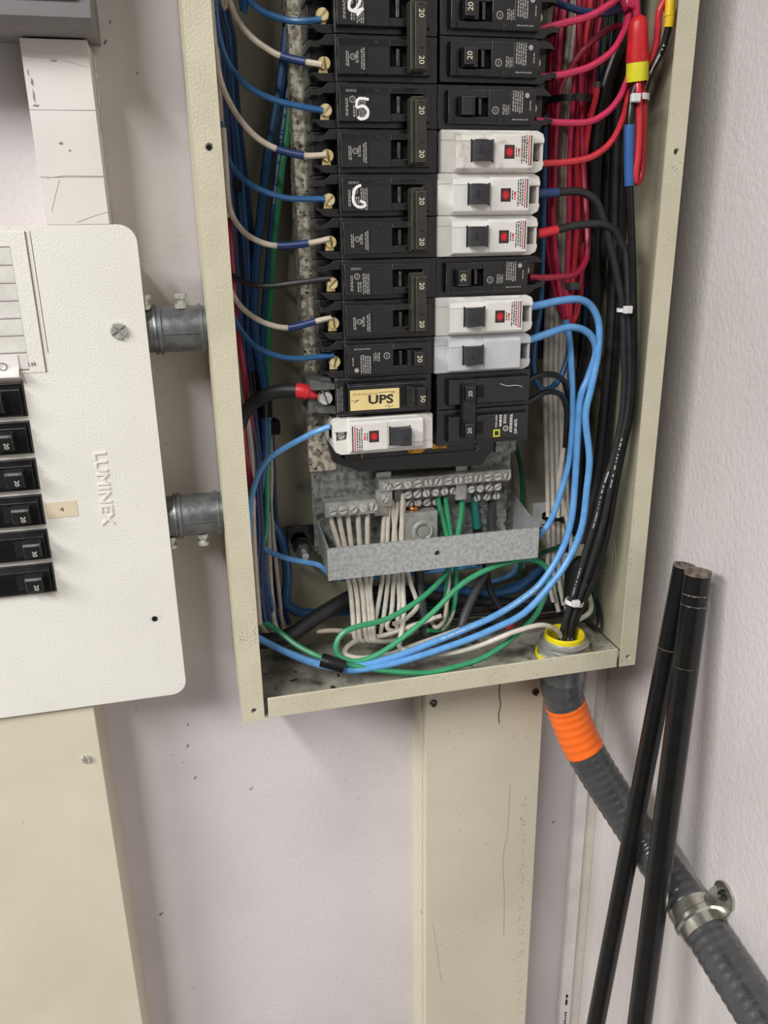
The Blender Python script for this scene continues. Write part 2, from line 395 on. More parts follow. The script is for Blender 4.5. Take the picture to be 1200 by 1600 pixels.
# neutral / ground bars
def bar(name, label, org): return thing(name, label, 'terminal bar', org)
ub = bar('ground_bar', 'long grey terminal bar with three rows of clamp screws', (130, 575, -200))
part('bar_body', MB().box(130, 236.3, 566, 580, -185.5, -176.5, .6), 'bar_alu', ub)
part('bar_body', MB().box(143, 232, 573, 586, -196.5, -187.2, .6), 'steel_dark', ub)
part('bar_body', MB().box(150, 230, 581, 590, -206.5, -198, .6), 'steel_dark', ub)
part('end_tab', MB().box(128, 141, 569, 572, -199, -185, .5), 'bar_alu', ub)
part('end_tab', MB().box(192, 201, 569.5, 573, -199.5, -186, .5), 'bar_alu', ub)
part('end_tab', MB().box(192.5, 202, 572, 576, -176.5, -171.5, .4), 'bar_alu', ub)
part('end_tab', MB().box(129.5, 141, 572, 576, -176.5, -171.8, .4), 'bar_alu', ub)
i = 0
for k in range(13):
    x = 135.5+k*8.05
    m = MB(); screw_head(m, (x, 566, -181), 3.5, 2.4, slot='cross' if k in (0, 8) else 'slot', ang=random.uniform(0, 3.1))
    part('clamp_screw', m, 'zinc', ub)
for k in range(12):
    x = 146.5+k*7.35
    if k == 0: x = 134.5
    m = MB(); screw_head(m, (x, 573 if k else 569, -191.8), 3.3, 2.2, slot='cross' if k in (0, 7) else 'slot', ang=random.uniform(0, 3.1))
    part('clamp_screw', m, 'zinc', ub)
for x in (150, 157, 164, 171.5, 179, 213, 221.5, 229.5):
    m = MB(); screw_head(m, (x, 581, -202.2), 3.3, 2.2, ang=random.uniform(0, 3.1))
    part('clamp_screw', m, 'zinc', ub)
lb = bar('neutral_bar', 'short grey terminal bar with five white wires below it', (88, 575, -205))
part('bar_body', MB().box(88, 128, 566, 580, -202.5, -191, .6), 'bar_alu', lb)
part('end_tab', MB().box(127, 138, 572, 576, -207, -190, .5), 'bar_alu', lb)
for k in range(6):
    m = MB(); screw_head(m, (93.4+k*7.9, 566 if k < 5 else 572, -197.2+.15*k), 3.5, 2.3, slot='cross' if k == 5 else 'slot', ang=random.uniform(0, 3.1))
    part('clamp_screw', m, 'zinc', lb)
lug = thing('neutral_lug', 'square grey aluminium lug with hollow round socket', 'lug', (165, 575, -232))
m = MB().box(151.5, 178, 571, 590, -233, -207, .8); part('lug_body', m, 'bar_alu', lug)
m = MB(); m.lathe((165.5, 571, -222.5), (0, -1, 0), [(-7, 0), (-7, 5), (1.5, 5.6), (2.2, 6.6), (2.2, 7.6), (0, 9)], 24, cap=False); part('socket_ring', m, 'zinc', lug, True)
part('socket_hole', MB().cyl((165.5, 569.5, -222.5), (0, -1, 0), 4.9, .5, 18), 'bar_alu', lug)
m = MB(); m.lathe((160.5, 580, -207), (0, 0, 1), [(0, 5.2), (2, 5.2), (3, 4.4)], 16); part('lug_screw', m, 'copper', lug, True)

# front brace (U-shaped strap)
br = thing('steel_brace', 'U shaped galvanised steel brace below the terminal bars', 'bracket', (85, 545, -245))
part('front_strap', MB().plate(85, 252.5, -244.5, -219, 545, 546.6, [(169.5, -231.5, 2.1)]), 'galvanised', br)
part('side_arm', MB().prism([(545.5, -244.2), (545.5, -219), (602, -212), (602, -219), (575, -236)], 'x', 85, 86.5), 'galvanised', br)
part('side_arm', MB().prism([(545.5, -243.5), (545.5, -219), (602, -207), (602, -243.5)], 'x', 251, 252.5), 'galvanised', br)
part('side_arm', MB().box(239, 252, 600, 601.5, -243, -205), 'galvanised_grey', br)
part('hole_back', MB().cyl((169.5, 547.5, -231.5), (0, 1, 0), 2.6, .5, 14), 'steel_dark', br)
st = thing('mounting_stud', 'threaded steel stud with stacked hex nuts left of the brace', 'bolt', (72, 612, -236))
def hexn(mb, c, r, h, ax=(0, -1, 0)): return mb.lathe(c, ax, [(0, r*.92), (h*.12, r), (h*.88, r), (h, r*.92)], 6)
sx, sz = 71.5, -231
part('stud', MB().cyl((sx, 612, sz), (0, -1, 0), 2.6, 48, 12), 'zinc', st, True)
part('hex_nut', hexn(MB(), (sx, 605, sz), 8, 6), 'steel_dark', st)
part('hex_nut', hexn(MB(), (sx, 582, sz), 7.2, 7), 'steel_dark', st)
part('washer', MB().cyl((sx, 586, sz), (0, -1, 0), 7.6, 1.6, 20), 'steel_dark', st, True)
part('lug_tab', MB().box(62, 87, 599, 602, -236, -219, .5), 'steel_dark', st)

# ================================================================== BREAKERS
CACHE = {}
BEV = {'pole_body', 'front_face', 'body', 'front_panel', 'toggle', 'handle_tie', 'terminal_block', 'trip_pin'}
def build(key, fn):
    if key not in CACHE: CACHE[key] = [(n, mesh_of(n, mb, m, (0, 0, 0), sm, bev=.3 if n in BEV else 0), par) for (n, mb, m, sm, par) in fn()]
    return CACHE[key]
def breaker(key, fn, label, group, x, d, z, rot=0):
    root = thing('circuit_breaker', label, 'breaker', (x, d, z), group, rot=rot); last = {}
    for (n, me, par) in build(key, fn):
        last[n] = inst(n, me, last[par] if par else root)
    ORG[root.name] = (0, 0, 0)
    return root
def extra(root, name, mb, m, smooth=False, parent=None):
    o = inst(name, mesh_of(name, mb, m, (0, 0, 0), smooth), parent or root); return o
CW = -math.pi/2
def pole_parts(c, single, seed, sd=8.4):
    """one pole of a black plug-in breaker; local x 0..69.5 from terminal end, z centred on c, d=0 shoulder"""
    P = []
    b = MB()
    b.box(6.5, 69.3, 0, 40, c-12.5, c+12.5, .5)
    b.box(-7, 7, 16, 40, c-12.4, c+12.4, .6)
    b.prism([(7, c+12.3), (2, c+12.3), (-1, c+9.5), (-5.5, c+8.2), (-8, c+9), (-8, c+5.6), (-3, c+5.2), (-1, c+6.6), (7, c+6.6)], 'd', 1.5, 30)
    b.prism([(7, c-12.3), (0, c-12.3), (-3, c-11.5), (-6, c-8.5), (-7, c-7.5), (-2.5, c-7.8), (7, c-7.8)], 'd', 2.5, 30)
    P.append(('pole_body', b, 'black_plastic', False, None))
    f = MB(); prof = [(.5, c+10), (-4.6, c+9.7), (-6.2, c+5), (-6.2, c-9.2), (.5, c-9.8)]
    f.prism(prof, 'x', 7.2, 24.3)
    f.prism([(p[0]+(.35 if p[0] < 0 else 0), p[1]) for p in prof], 'x', 24.3, 38.3)
    f.prism([(.5, c+9.8), (-4.6, c+9.5), (-6, c+6), (.5, c+6)], 'x', 38.3, 60)
    f.prism([(.5, c-4.8), (-4.8, c-4.8), (-4.8, c-9), (.5, c-9.6)], 'x', 38.3, 60)
    f.prism([(.5, c+9.6), (-3.6, c+9.4), (-5, c+5), (-5, c-9), (.5, c-9.6)], 'x', 58.3, 63.8)
    P.append(('front_face', f, 'black_plastic', False, None))
    P.append(('toggle_well', MB().box(38.3, 58.3, -.8, .2, c-4.8, c+6), 'hole_black', False, None))
    P.append(('trip_pin', MB().box(42.4, 44.6, -5, 0, c-4.6, c+4.8, .3), 'steel_dark', False, None))
    P.append(('marking_plate', MB().box(28.8, 31.8, -5.7, -5.2, c+6.2, c+8.6, .15), 'black_plastic_b', False, None))
    P.append(('clamp_plate', MB().box(-2.2, 3.4, sd-.4, sd+1.6, c-7.4, c-2, .3), 'brass', False, None))
    s = MB(); screw_head(s, (1.2, sd, c-2), 3.9, 3.2, ang=random.Random(seed).uniform(.2, 2.6)); P.append(('terminal_screw', s, 'brass', False, None))
    return P
def fine(c, seed, full):
    m = MB(); d = -6.26
    if full:
        m.dashes(10.8, 12.6, c-6.5, c+3.5, d, 2, seed); m.dashes(15.3, 18.2, c-7, c-.5, d, 2, seed+1); m.dashes(18.6, 23.4, c-8.4, c+4.4, d, 4, seed+2)
        m.add(*ring2d(15, d, c+2.4, 1.9, 1.45)); m.text('UL', 15, d, c+2.4, 1.7, CW)
        m.text('SIEMENS', 14.4, -5.72, c+7, 2, 0, .9)
    else:
        m.dashes(11.8, 14, c-5.5, c+2.6, d, 2, seed); m.dashes(17.6, 19.6, c-4.2, c+3, d, 2, seed+1); m.dashes(20.8, 23.4, c-7, c+5, d, 2, seed+2)
        m.add(*ring2d(15.8, d, c-.4, 1.7, 1.25)); m.text('C', 15.8, d, c-.4, 2, CW)
    return m
def ring2d(x, d, z, R, r, n=18):
    vs = []; fs = []
    for i in range(n):
        q = 2*math.pi*i/n; vs += [(x+R*math.cos(q), d, z+R*math.sin(q)), (x+r*math.cos(q), d, z+r*math.sin(q))]
    for i in range(n):
        j = (i+1) % n; fs.append((2*i, 2*j, 2*j+1, 2*i+1))
    return vs, fs
def double_black():
    P = pole_parts(12.6, False, 3)+pole_parts(-12.6, False, 5)
    P.append(('fine_print', fine(12.6, 11, True), 'print_faint', False, None)); P.append(('fine_print', fine(-12.6, 21, False), 'print_faint', False, None))
    t = MB(); t.prism([(-4, 15.8), (-13, 15.2), (-15, 14), (-15, -19.5), (-13, -21), (-4, -21)], 'x', 51.3, 58)
    t.prism([(-4, 15.8), (-11, 15.4), (-13, 14), (-13, -19.5), (-11, -21), (-4, -21)], 'x', 49, 51.3)
    for c in (12.6, -12.6): t.box(50, 57, -12, -.5, c-4, c+4)
    P.append(('handle_tie', t, 'tie_plastic', False, None))
    P.append(('rating_mark', MB().text('20', 54.9, -15.06, 8.6, 4.6, CW), 'print_cream', False, 'handle_tie'))
    P.append(('rating_mark', MB().text('20', 54.9, -15.06, -15.2, 4.6, CW), 'print_cream', False, 'handle_tie'))
    P.append(('tie_slot', MB().box(53.6, 56.2, -15.08, -14.9, -9.3, -8.5).box(53.6, 56.2, -15.08, -14.9, 13, 13.6), 'hole_black', False, 'handle_tie'))
    return P
def single_black(sd=8.4, mark=True):
    P = pole_parts(0, True, 9, sd)
    m = MB(); d = -6.26
    m.dashes(16, 23.4, -8.8, 3.8, d, 5, 41); m.dashes(24.8, 29.6, -1.2, 4.6, -5.9, 4, 42); m.dashes(10.6, 11.8, -3.5, 2, d, 1, 43)
    m.add(*ring2d(33.8, -5.9, 2.2, 2.2, 1.7)); m.text('UL', 33.8, -5.9, 2.2, 1.9, CW)
    m.lathe((13.2, d+.04, -6.4), (0, -1, 0), [(0, 1.5), (.02, 1.5)], 16)
    m.text('10-A  HACR TYPE', 16.2, -5.55, 7, 2, math.pi, .85) if False else None
    m.dashes(12, 23, 6.2, 7.6, -5.62, 9, 44)
    P.append(('fine_print', m, 'print_faint', False, None))
    h = MB(); h.prism([(-.5, 5.8), (-11, 5.2), (-12.6, 4.4), (-12.6, -4.4), (-11, -5.2), (-.5, -5.8)], 'x', 51, 57.6)
    h.prism([(-.5, 5.6), (-8, 5.2), (-8, -5.2), (-.5, -5.6)], 'x', 47.6, 51)
    P.append(('toggle', h, 'black_plastic_b', False, None))
    if mark: P.append(('rating_mark', MB().text('20', 54.4, -12.66, 0, 4.7, CW), 'print_cream', False, 'toggle'))
    return P
def white_single(prints=True, grey=False, worn=False, tall=True):
    pm = 'grey_plastic' if grey else 'white_plastic'
    def fn():
        P = []; wt, wb = (5.6, -5.2) if tall else (3.4, -3)
        b = MB(); o = [(5, 12.5), (69.5, 12.5), (69.5, -12.5), (5, -12.5), (1, -10), (0, -7), (0, 8), (1, 11)]
        # body with a terminal window cut in the outer end
        b.prism(o, 'd', 20 if tall else 8, 40); b.box(9.4, 69.5, 0, 10, -12.5, 12.5, .6)
        b.prism([(10, 12.4), (5, 12.4), (1, 10.5), (0, 7.5), (0, wt), (10, wt)], 'd', .6, 10)
        b.prism([(10, -12.4), (5, -12.4), (1, -10.5), (0, -7.5), (0, wb), (10, wb)], 'd', .6, 10)
        b.box(0, 2, 2, 21, wb-.2, wt+.2)
        P.append(('body', b, pm, False, None))
        f = MB(); f.prism([(.5, 11.6), (-4, 11.2), (-5.6, 10), (-5.6, -5.5), (-4.2, -9), (.5, -11)], 'x', 36, 61)
        f.prism([(.5, 11.6), (-4, 11.2), (-6, 10), (-6, -8.6), (-4.6, -10), (.5, -11)], 'x', 10.2, 36)
        P.append(('front_panel', f, 'white_plastic_dirty' if worn else pm, False, None))
        P.append(('panel_seam', MB().box(51.5, 61, -5.66, -5.5, -5.65, -5.4).box(60.9, 69.4, -.1, .1, -6.5, -6.3), 'device_grey', False, None))
        P.append(('terminal_well', MB().box(2, 9.6, 15 if tall else 6.4, 20.1 if tall else 8.1, wb-.1, wt+.1), 'black_plastic' if tall else 'steel_dark', False, None))
        s = MB(); screw_head(s, (5.6, 15 if tall else 6.4, .2), 2.9, 2, slot='cross', ang=.4); P.append(('terminal_screw', s, 'zinc', False, None))
        h = MB(); h.prism([(37.6, -3), (37.6, -8), (41, -9.2), (44, -12), (48, -13.2), (51, -12.4), (51.2, -3)], 'z', -6, 6)
        P.append(('toggle', h, 'toggle_grey', False, None))
        P.append(('rating_mark', MB().text('20', 47.4, -13.16, -.3, 4.4, CW, 1, .25), 'toggle_grey', False, 'toggle'))
        P.append(('toggle_slot', MB().box(36.9, 38, -6.02, -5.5, -6.6, 6.6).box(51, 51.8, -5.8, -5.4, -6.6, 6.6), 'hole_black', False, None))
        if prints:
            k = MB(); k.box(22.9, 29.7, -6.05, -5.9, -3.4, 4.6); k.box(11.3, 12.1, -6.05, -5.9, -9, 8.4); k.dashes(14.4, 19, -9, 8, -6.06, 3, 61); k.dashes(21.4, 22.3, -2, 3.6, -6.06, 1, 64, th=.8)
            P.append(('rating_label', k, 'print_black', False, None))
            r = MB(); pts = []
            for i in range(28):
                q = 2*math.pi*i/28; R = 3.15 if i % 2 == 0 else 1.55; pts.append((26.3+R*math.cos(q), .6+R*math.sin(q)*1.1))
            r.prism(pts, 'd', -6.16, -6.1); r.box(12.9, 13.6, -6.05, -5.9, -9, 8.4); r.dashes(19.4, 20.8, -2, 4, -6.06, 1, 62, th=.9)
            P.append(('red_mark', r, 'print_red', False, 'rating_label'))
        return P
    return fn
SH = 526.0
def zs(k): return 84.6-25.2*k          # top of slot k (slot 0 top = joint above painted 5)
GL, GR = 'black breakers in the left column', 'breakers in the right column'
def paint(root, strokes, base):
    m = MB()
    for s in strokes:
        pts = catmull([(base[0]+a*1.0, -6.6, base[1]+b) for (a, b) in s], 4)
        m.tube(pts, [.82+.22*random.random() for _ in pts], 6)
    m.v = [(x, -6.3+(d+6.3)*.45, z) for (x, d, z) in m.v]
    extra(root, 'painted_number', m, 'paint_white', True)
def catmull(p, n=5):
    p = [Vector(q) for q in p]; out = []
    for i in range(len(p)-1):
        p0, p1, p2, p3 = p[max(i-1, 0)], p[i], p[i+1], p[min(i+2, len(p)-1)]
        for k in range(n):
            t = k/n; out.append(.5*((2*p1)+(p2-p0)*t+(2*p0-5*p1+4*p2-p3)*t*t+(3*p1-p0-3*p2+p3)*t**3))
    out.append(p[-1]); return out
XL = 92.6
b4 = breaker('dbl', double_black, 'black double breaker with a smeared white painted four', GL, XL, SH, zs(-1))
paint(b4, [[(16.9, 6), (14.6, 1.5), (14.6, -1.6), (17.2, -2.3), (20.2, 1), (21.3, 4.4)], [(14.8, -1.8), (18.4, -2.8), (22.8, -1)], [(22, -1.6), (20.4, -3), (18.9, -4.8)]], (0, 12.6))
b5 = breaker('dbl', double_black, 'black double breaker with a white painted five', GL, XL, SH, zs(1))
paint(b5, [[(24.8, 2.4), (18.6, 2.6), (17.4, -1.8), (21.4, -1.2), (24.2, -3.6), (23.4, -7), (20.2, -8.2), (17.8, -7.2)]], (0, 12.6))
b6 = breaker('dbl', double_black, 'black double breaker with a white painted six', GL, XL, SH, zs(3))
paint(b6, [[(18.9, 5.6), (15.6, 4), (14, 0), (14.2, -4.4), (16.8, -6.8), (20.6, -6.6), (21, -4.6), (18, -3.4)]], (0, 12.6))
breaker('dbl', double_black, 'black double breaker without paint, below the painted six', GL, XL, SH, zs(5))
breaker('dbl', double_black, 'black double breaker cut off at the top of the frame, left column', GL, XL, SH, zs(-3))
breaker('sgl', single_black, 'single black 20 amp breaker directly above the yellow UPS label', GL, XL, SH+.5, zs(6)-12.6)
wl = breaker('whtl', white_single(tall=False), 'white breaker lowest in the left column with red starburst', 'white breakers', 89.5, SH-3, zs(8)-13.6, 0)
XR = 232.6
rr = [('sgr', lambda: single_black(17), 'black 20 amp breaker cut by the top edge, right column'), ('sgr', lambda: single_black(17), 'black 20 amp breaker second from the top in the right column'),
      ('sgx', lambda: single_black(17, False), 'black breaker directly above the white ones, its marking worn off'),
      ('whtw', white_single(True, False, True), 'topmost white breaker with a smudged face'), ('wht', white_single(), 'white breaker fed by a black wire with blue tape'),
      ('wht', white_single(), 'white breaker fed by a black wire with red tape'), ('sgr', lambda: single_black(17), 'black 20 amp breaker between two white breakers'),
      ('wht', white_single(), 'white breaker fed by the upper light blue wire'), ('gry', white_single(False, True), 'plain pale grey breaker without any printing')]
for k, (key, fn, lab) in enumerate(rr):
    dx = (0, 0, -1.2, .6, -1, -1.4, -1.8, -2.4, -2.8)[k]
    breaker(key, fn, lab, 'white breakers' if key[0] == 'w' else GR, XR+dx, SH-(0 if key[0] == 's' else 2), zs(k-2)-12.6+(1 if k < 2 else 0), math.pi)
breaker('sgl', single_black, 'black breaker wholly above the frame, right column', GR, XR, SH, zs(-3)-12.6+1, math.pi)

# UPS breaker
def ups_fn():
    P = []
    b = MB(); b.box(0, 67, 0, 40, -13, 13, .8); b.prism([(.5, 10.4), (-5.5, 9.4), (-6.5, 8.4), (-6.5, -9.6), (.5, -10.4)], 'x', 7.5, 62)
    P.append(('body', b, 'black_plastic', False, None))
    b = MB(); b.box(-17, 0, 10, 40, -12, 12, 1); b.prism([(-17, 12), (-14, 12.6), (0, 9), (0, 5.6), (-16, 6)], 'd', 0, 14); b.prism([(-14, -5.8), (0, -6), (0, -11), (-12, -9.6)], 'd', 1, 14)
    P.append(('terminal_block', b, 'steel_block', False, None))
    s = MB(); screw_head(s, (-6, 8, -.5), 5, 5, ang=1.9, w=.16); P.append(('terminal_screw', s, 'zinc', False, None))
    l = MB(); l.box(8.6, 42.2, -6.75, -6.4, -8, 5.6); P.append(('name_label', l, 'yellow_label', False, None))
    t = MB(); t.text('UPS', 29.3, -6.8, -1.6, 8, -.02, 1.3, 0, .035)
    t.tube(catmull([(9, -6.78, -1), (12, -6.78, -1.6), (14.5, -6.78, -.8), (11, -6.78, -3)], 5), .16, 4); t.tube(catmull([(28, -6.78, 3), (34, -6.78, 3.4), (39, -6.78, 3.2), (36, -6.78, 2)], 5), .16, 4)
    for k in range(9): t.tube([(10.5+k*1.9, -6.78, 2.2), (11.1+k*1.9, -6.78, 3.6-.4*(k % 2)), (11.7+k*1.9, -6.78, 2.4)], .13, 4)
    t.tube(catmull([(32, -6.78, -6.6), (35, -6.78, -5.6), (34.5, -6.78, -7.2), (38, -6.78, -5.8)], 5), .13, 4)
    P.append(('lettering', t, 'print_black', False, 'name_label'))
    P.append(('fine_print', MB().dashes(1, 5.5, -9.6, 7.6, -.06, 3, 77), 'device_grey', False, None))
    h = MB(); h.prism([(47, -5), (47, -9), (50, -14), (52.6, -16), (58, -15.4), (60, -12), (60, -5)], 'z', -6.2, 6.4); P.append(('toggle', h, 'black_plastic_b', False, None))
    P.append(('toggle_well', MB().box(43, 47.2, -6.7, -6.3, -7, 7), 'hole_black', False, None))
    P.append(('rating_mark', MB().text('50', 56, -15.9, -1, 4.8, CW), 'print_cream', False, 'toggle'))
    return P
breaker('ups', ups_fn, 'black 50 amp breaker with yellow UPS label', GL, 92.2, SH+.5, zs(7)-12.4)

# grey-black double breaker, lower right
def sqd_fn():
    P = []
    for c in (12.8, -12.8):
        b = MB(); b.box(2, 70, 0, 40, c-12.7, c+12.7, .6); b.box(0, 2.4, 6, 40, c-12, c+12, .5)
        b.prism([(.5, c+9.6), (-4.6, c+8.8), (-5.6, c+7.8), (-5.6, c-8.6), (.5, c-9.6)], 'x', 5, 43); b.prism([(.5, c+9.6), (-4.6, c+8.8), (-5.6, c+7.8), (-5.6, c-8.6), (.5, c-9.6)], 'x', 54.5, 63)
        b.prism([(.5, c+9.2), (-4.6, c+8.6), (-5, c+5), (.5, c+5)], 'x', 43, 54.6); b.prism([(.5, c-5), (-5, c-5), (-4.6, c-8.4), (.5, c-9)], 'x', 43, 54.6)
        P.append(('pole_body', b, 'black_plastic_b', False, None))
        P.append(('toggle_well', MB().box(38, 43.4, -5.75, -5.3, c-4.6, c+4), 'hole_black', False, None))
        h = MB(); h.prism([(-.5, c+6), (-10, c+5.4), (-11.6, c+4.6), (-11.6, c-4.6), (-10, c-5.4), (-.5, c-6)], 'x', 46.4, 53); P.append(('toggle', h, 'black_plastic', False, None))
        P.append(('rating_mark', MB().text('20', 49.8, -11.66, c, 4.2, CW), 'print_white', False, 'toggle'))
        P.append(('terminal_slot', MB().box(1, 2.2, 5, 6.2, c-4, c-2.4), 'hole_black', False, None))
    t = MB(); t.box(44.6, 54.6, -9.2, -1, -18.8, 18.8, .8); rnd = random.Random(3)
    for k in range(46):
        x, z = rnd.uniform(45.2, 53.6), rnd.uniform(-6.4, 6.4); t.box(x, x+rnd.uniform(.4, 1.4), -9.6, -9, z, z+rnd.uniform(.4, 1.6), .1)
    P.append(('handle_tie', t, 'black_plastic', False, None))
    k = MB(); k.text('DP-4075', 13.6, -5.64, 13.4, 2.9, CW, 1, 0, .02); k.text('SIEMENS', 17.2, -5.64, 7.6, 1.9, CW) if False else k.dashes(16.4, 18.6, 4.4, 17.6, -5.64, 2, 72, th=.7); k.dashes(21, 23.4, 4.6, 11, -5.64, 2, 73); k.text('TYPE HOM', 28.2, -5.64, 9, 1.9, CW, 1, 0, .02); k.dashes(24.4, 26.4, 4, 13.6, -5.64, 1, 74, th=.8)
    k.add(*ring2d(21.2, -5.64, 14.4, 2, 1.5)); k.text('UL', 21.2, -5.64, 14.4, 1.6, CW); k.text('OP-4075', 11.6, -5.64, 10.6, 2.4, CW) if False else None
    k.tube([(26.5, -5.7, -17.4), (23.5, -5.7, -16.2), (20.5, -5.7, -15.4), (16, -5.7, -15.7), (12, -5.7, -15.2), (10, -5.7, -14.2)], .22, 4)
    P.append(('fine_print', k, 'print_white', False, None))
    y = MB(); y.prism([(25.4, 14.8), (30.4, 14.8), (30.4, 20), (25.4, 20)], 'd', -5.68, -5.62); P.append(('yellow_mark', y, 'nut_yellow', False, None))
    y = MB(); y.prism([(26.4, 15.8), (29.4, 15.8), (29.4, 19), (26.4, 19)], 'd', -5.74, -5.69); P.append(('yellow_mark_centre', y, 'print_black', False, 'yellow_mark'))
    return P
breaker('sqd', sqd_fn, 'black double breaker with textured handle tie and yellow square mark', GR, 229.6+3, SH-.5, zs(7)-25.6, math.pi)

# ================================================================== LEFT PANEL
CV = 560.0
cover = thing('panel_cover', 'off-white flat panel cover embossed LUMINEX with rounded corners', 'panel cover', (-26, CV, -331))
cx0, cx1, cz0, cz1, R = -330, -25.6, -331, 7.2, 11
def arc(cx, cz, r, a0, a1, n=7): return [(cx+r*math.cos(a0+(a1-a0)*i/n), cz+r*math.sin(a0+(a1-a0)*i/n)) for i in range(n+1)]
wx0, wx1, wz0, wz1 = -177, -106, -236, -86
m = MB()
m.prism([(wx1, cz0)]+arc(cx1-R, cz0+R, R, -math.pi/2, 0)+arc(cx1-R, cz1-R, R, 0, math.pi/2)+[(wx1, cz1)], 'd', CV, CV+1.5)
m.box(wx0, wx1, CV, CV+1.5, cz0, wz0); m.box(wx0, wx1, CV, CV+1.5, wz1, cz1)
m.prism([(wx0, cz1)]+arc(cx0+R, cz1-R, R, math.pi/2, math.pi)+arc(cx0+R, cz0+R, R, math.pi, 1.5*math.pi)+[(wx0, cz0)], 'd', CV, CV+1.5)
part('cover_sheet', m, 'cover_white', cover)
bz = [(-87.8, -110.1), (-113, -135.2), (-138.4, -160.4), (-163.6, -185.6), (-188.6, -210.6), (-213.6, -235.2)]
for k in range(5):
    part('divider', MB().box(wx0, wx1, CV+.1, CV+1.4, bz[k+1][0], bz[k][1]), 'cover_white', cover)
part('embossed_lettering', MB().text('LUMINEX', -66, CV, -163.4, 11.2, CW-.01, 1.12, .55), 'cover_white', cover, True)
s = MB(); screw_head(s, (-43.1, CV, -58), 5.6, 2.4, slot='cross', ang=.6, w=.13); part('cover_screw', s, 'zinc', cover)
m = MB(); m.lathe((-42.6, CV+.02, -266), (0, -1, 0), [(0, 2.2), (.08, 2.2)], 14); part('slot_hole', m, 'hole_black', cover)
m = MB(); m.prism(arc(-39.5, -266, 3, -math.pi/2, math.pi/2)+arc(-44, -266, 3, math.pi/2, 1.5*math.pi), 'd', CV-.03, CV+.02); part('slot', m, 'trim_white', cover)
card = part('directory_card', MB().box(-190, -91, CV-.5, CV, -82, 3.5), 'cover_white', cover)
m = MB()
for k in range(7):
    z = -5-k*10.7; m.box(-190, -101, CV-.7, CV-.5, z-9.9, z)
part('card_rows', m, 'card_paper', card)
m = MB()
for k in range(8): m.box(-190, -101, CV-.78, CV-.7, -5.2-k*10.7, -4.7-k*10.7)
m.box(-91.4, -90.8, CV-.6, CV-.5, -82, 4); m.box(-88.4, -88, CV-.1, CV, -70, 4)
part('card_lines', m, 'print_brown', card)
part('card_number', MB().text('139', -99, CV-.8, -76.8, 3.4), 'print_black', card)
pl = solo('paper_label', MB().prism([(560-6.5, -83), (560-3.2, -82), (560-.9, -78), (560-.9, -70), (560-1.2, -70), (560-1.6, -78), (560-3.6, -82.8), (560-6.6, -83.6)], 'x', -140, -106.6), 'paper', 'curled paper label with O peeling above black breakers', 'label')
part('lettering', MB().add(*ring2d(-116, 557.6, -77.2, 2.6, 2.1)), 'print_black', pl)
tp = solo('tape_label', MB().box(-105, -84.6, CV-.35, CV, -181.6, -170.2), 'tape_cream', 'cream paper tag reading 4 beside a black breaker', 'label')
part('lettering', MB().text('4', -94.5, CV-.4, -176, 4.6, .06, 1.3), 'print_black', tp)
lbx = thing('panel_box', 'shallow cream panel box behind the embossed cover', 'electrical panel', (-40, 575, -325))
part('box_body', MB().box(-316, -38, CV+1.6, WALL, -322, -2, 1), 'raceway_cream', lbx)
nums = ['40', '20', '20', '20', '30', '20']
labs = ['black 40 amp breaker at the top of the white cover', 'black 20 amp breaker second from the top in the white cover', 'black 20 amp breaker just above the paper tag 4', 'black 20 amp breaker beside the paper tag 4', 'black 30 amp breaker in the white cover', 'lowest black 20 amp breaker in the white cover']
for k in range(6):
    zt, zb = bz[k]; tx = (-121, -118.5, -116, -116, -112.6, -115)[k]-3
    r = thing('circuit_breaker', labs[k], 'breaker', (-106, CV, zb), 'breakers in the white cover')
    zc = (zt+zb)/2
    m = MB(); m.box(-176, -106.3, CV-1, CV+1.5, zb+.2, zt-.2, .4); m.prism([(CV-1, zt-1.2), (CV-4, zt-4.2), (CV-4, zb+1.4), (CV-1, zb+.6)], 'x', -175, -108.5)
    part('body', m, 'black_plastic', r, bev=.35)
    m = MB(); m.prism([(CV-4, zc+5.6), (CV-11, zc+4.6), (CV-12, zc+3), (CV-9.6, zc-6.4), (CV-4, zc-7.2)], 'x', tx-5.5, tx+5.5); tg = part('toggle', m, 'black_plastic_b', r, bev=.35)
    part('rating_mark', MB().text(nums[k], tx+1.2, CV-11.4, zc-2.6, 4.2, CW), 'print_white', tg)
    part('toggle_well', MB().box(tx-12, tx-5.6, CV-4.06, CV-3.9, zc-6.5, zc+5), 'hole_black', r)
    part('wear_mark', MB().box(tx-3, tx+3.6, CV-12.2, CV-11.2, zc+2.8, zc+4.2, .3), 'device_grey', tg)
# couplings between the two boxes
for (z, dn, lab, sgn) in ((-60.2, 578, 'upper grey metal conduit coupling between the two panels', 1), (-194, 578, 'lower grey metal conduit coupling between the two panels', -1)):
    r = thing('conduit_coupling', lab, 'conduit', (-12, dn, z), 'metal couplings between the panels')
    m = MB(); m.lathe((-40, dn, z), (1, 0, 0), [(0, 15.2), (18.6, 15.2), (18.6, 16.6), (20.2, 16.9), (20.2, 15.8), (21.6, 15.8), (21.6, 17), (23.6, 17), (23.6, 15.4), (48.5, 15.4), (48.5, 16.4), (50.6, 16.4), (50.6, 15), (53, 15)], 28)
    part('sleeve', m, 'conduit_zinc', r, True)
    part('seam_rib', MB().box(-18, 9, dn-16.2, dn-14.6, z-1.6, z-.4), 'conduit_zinc', r)
    for x in (-25.5, -2.6):
        m = MB(); m.lathe((x, dn-4, z+sgn*14), (0, 0, sgn), [(0, 4.4), (3, 4.2), (3, 2.4), (6.4, 2.4), (6.4, 4.1), (8.6, 4.1), (9.4, 3.2)], 12)
        part('set_screw', m, 'zinc', r, True)
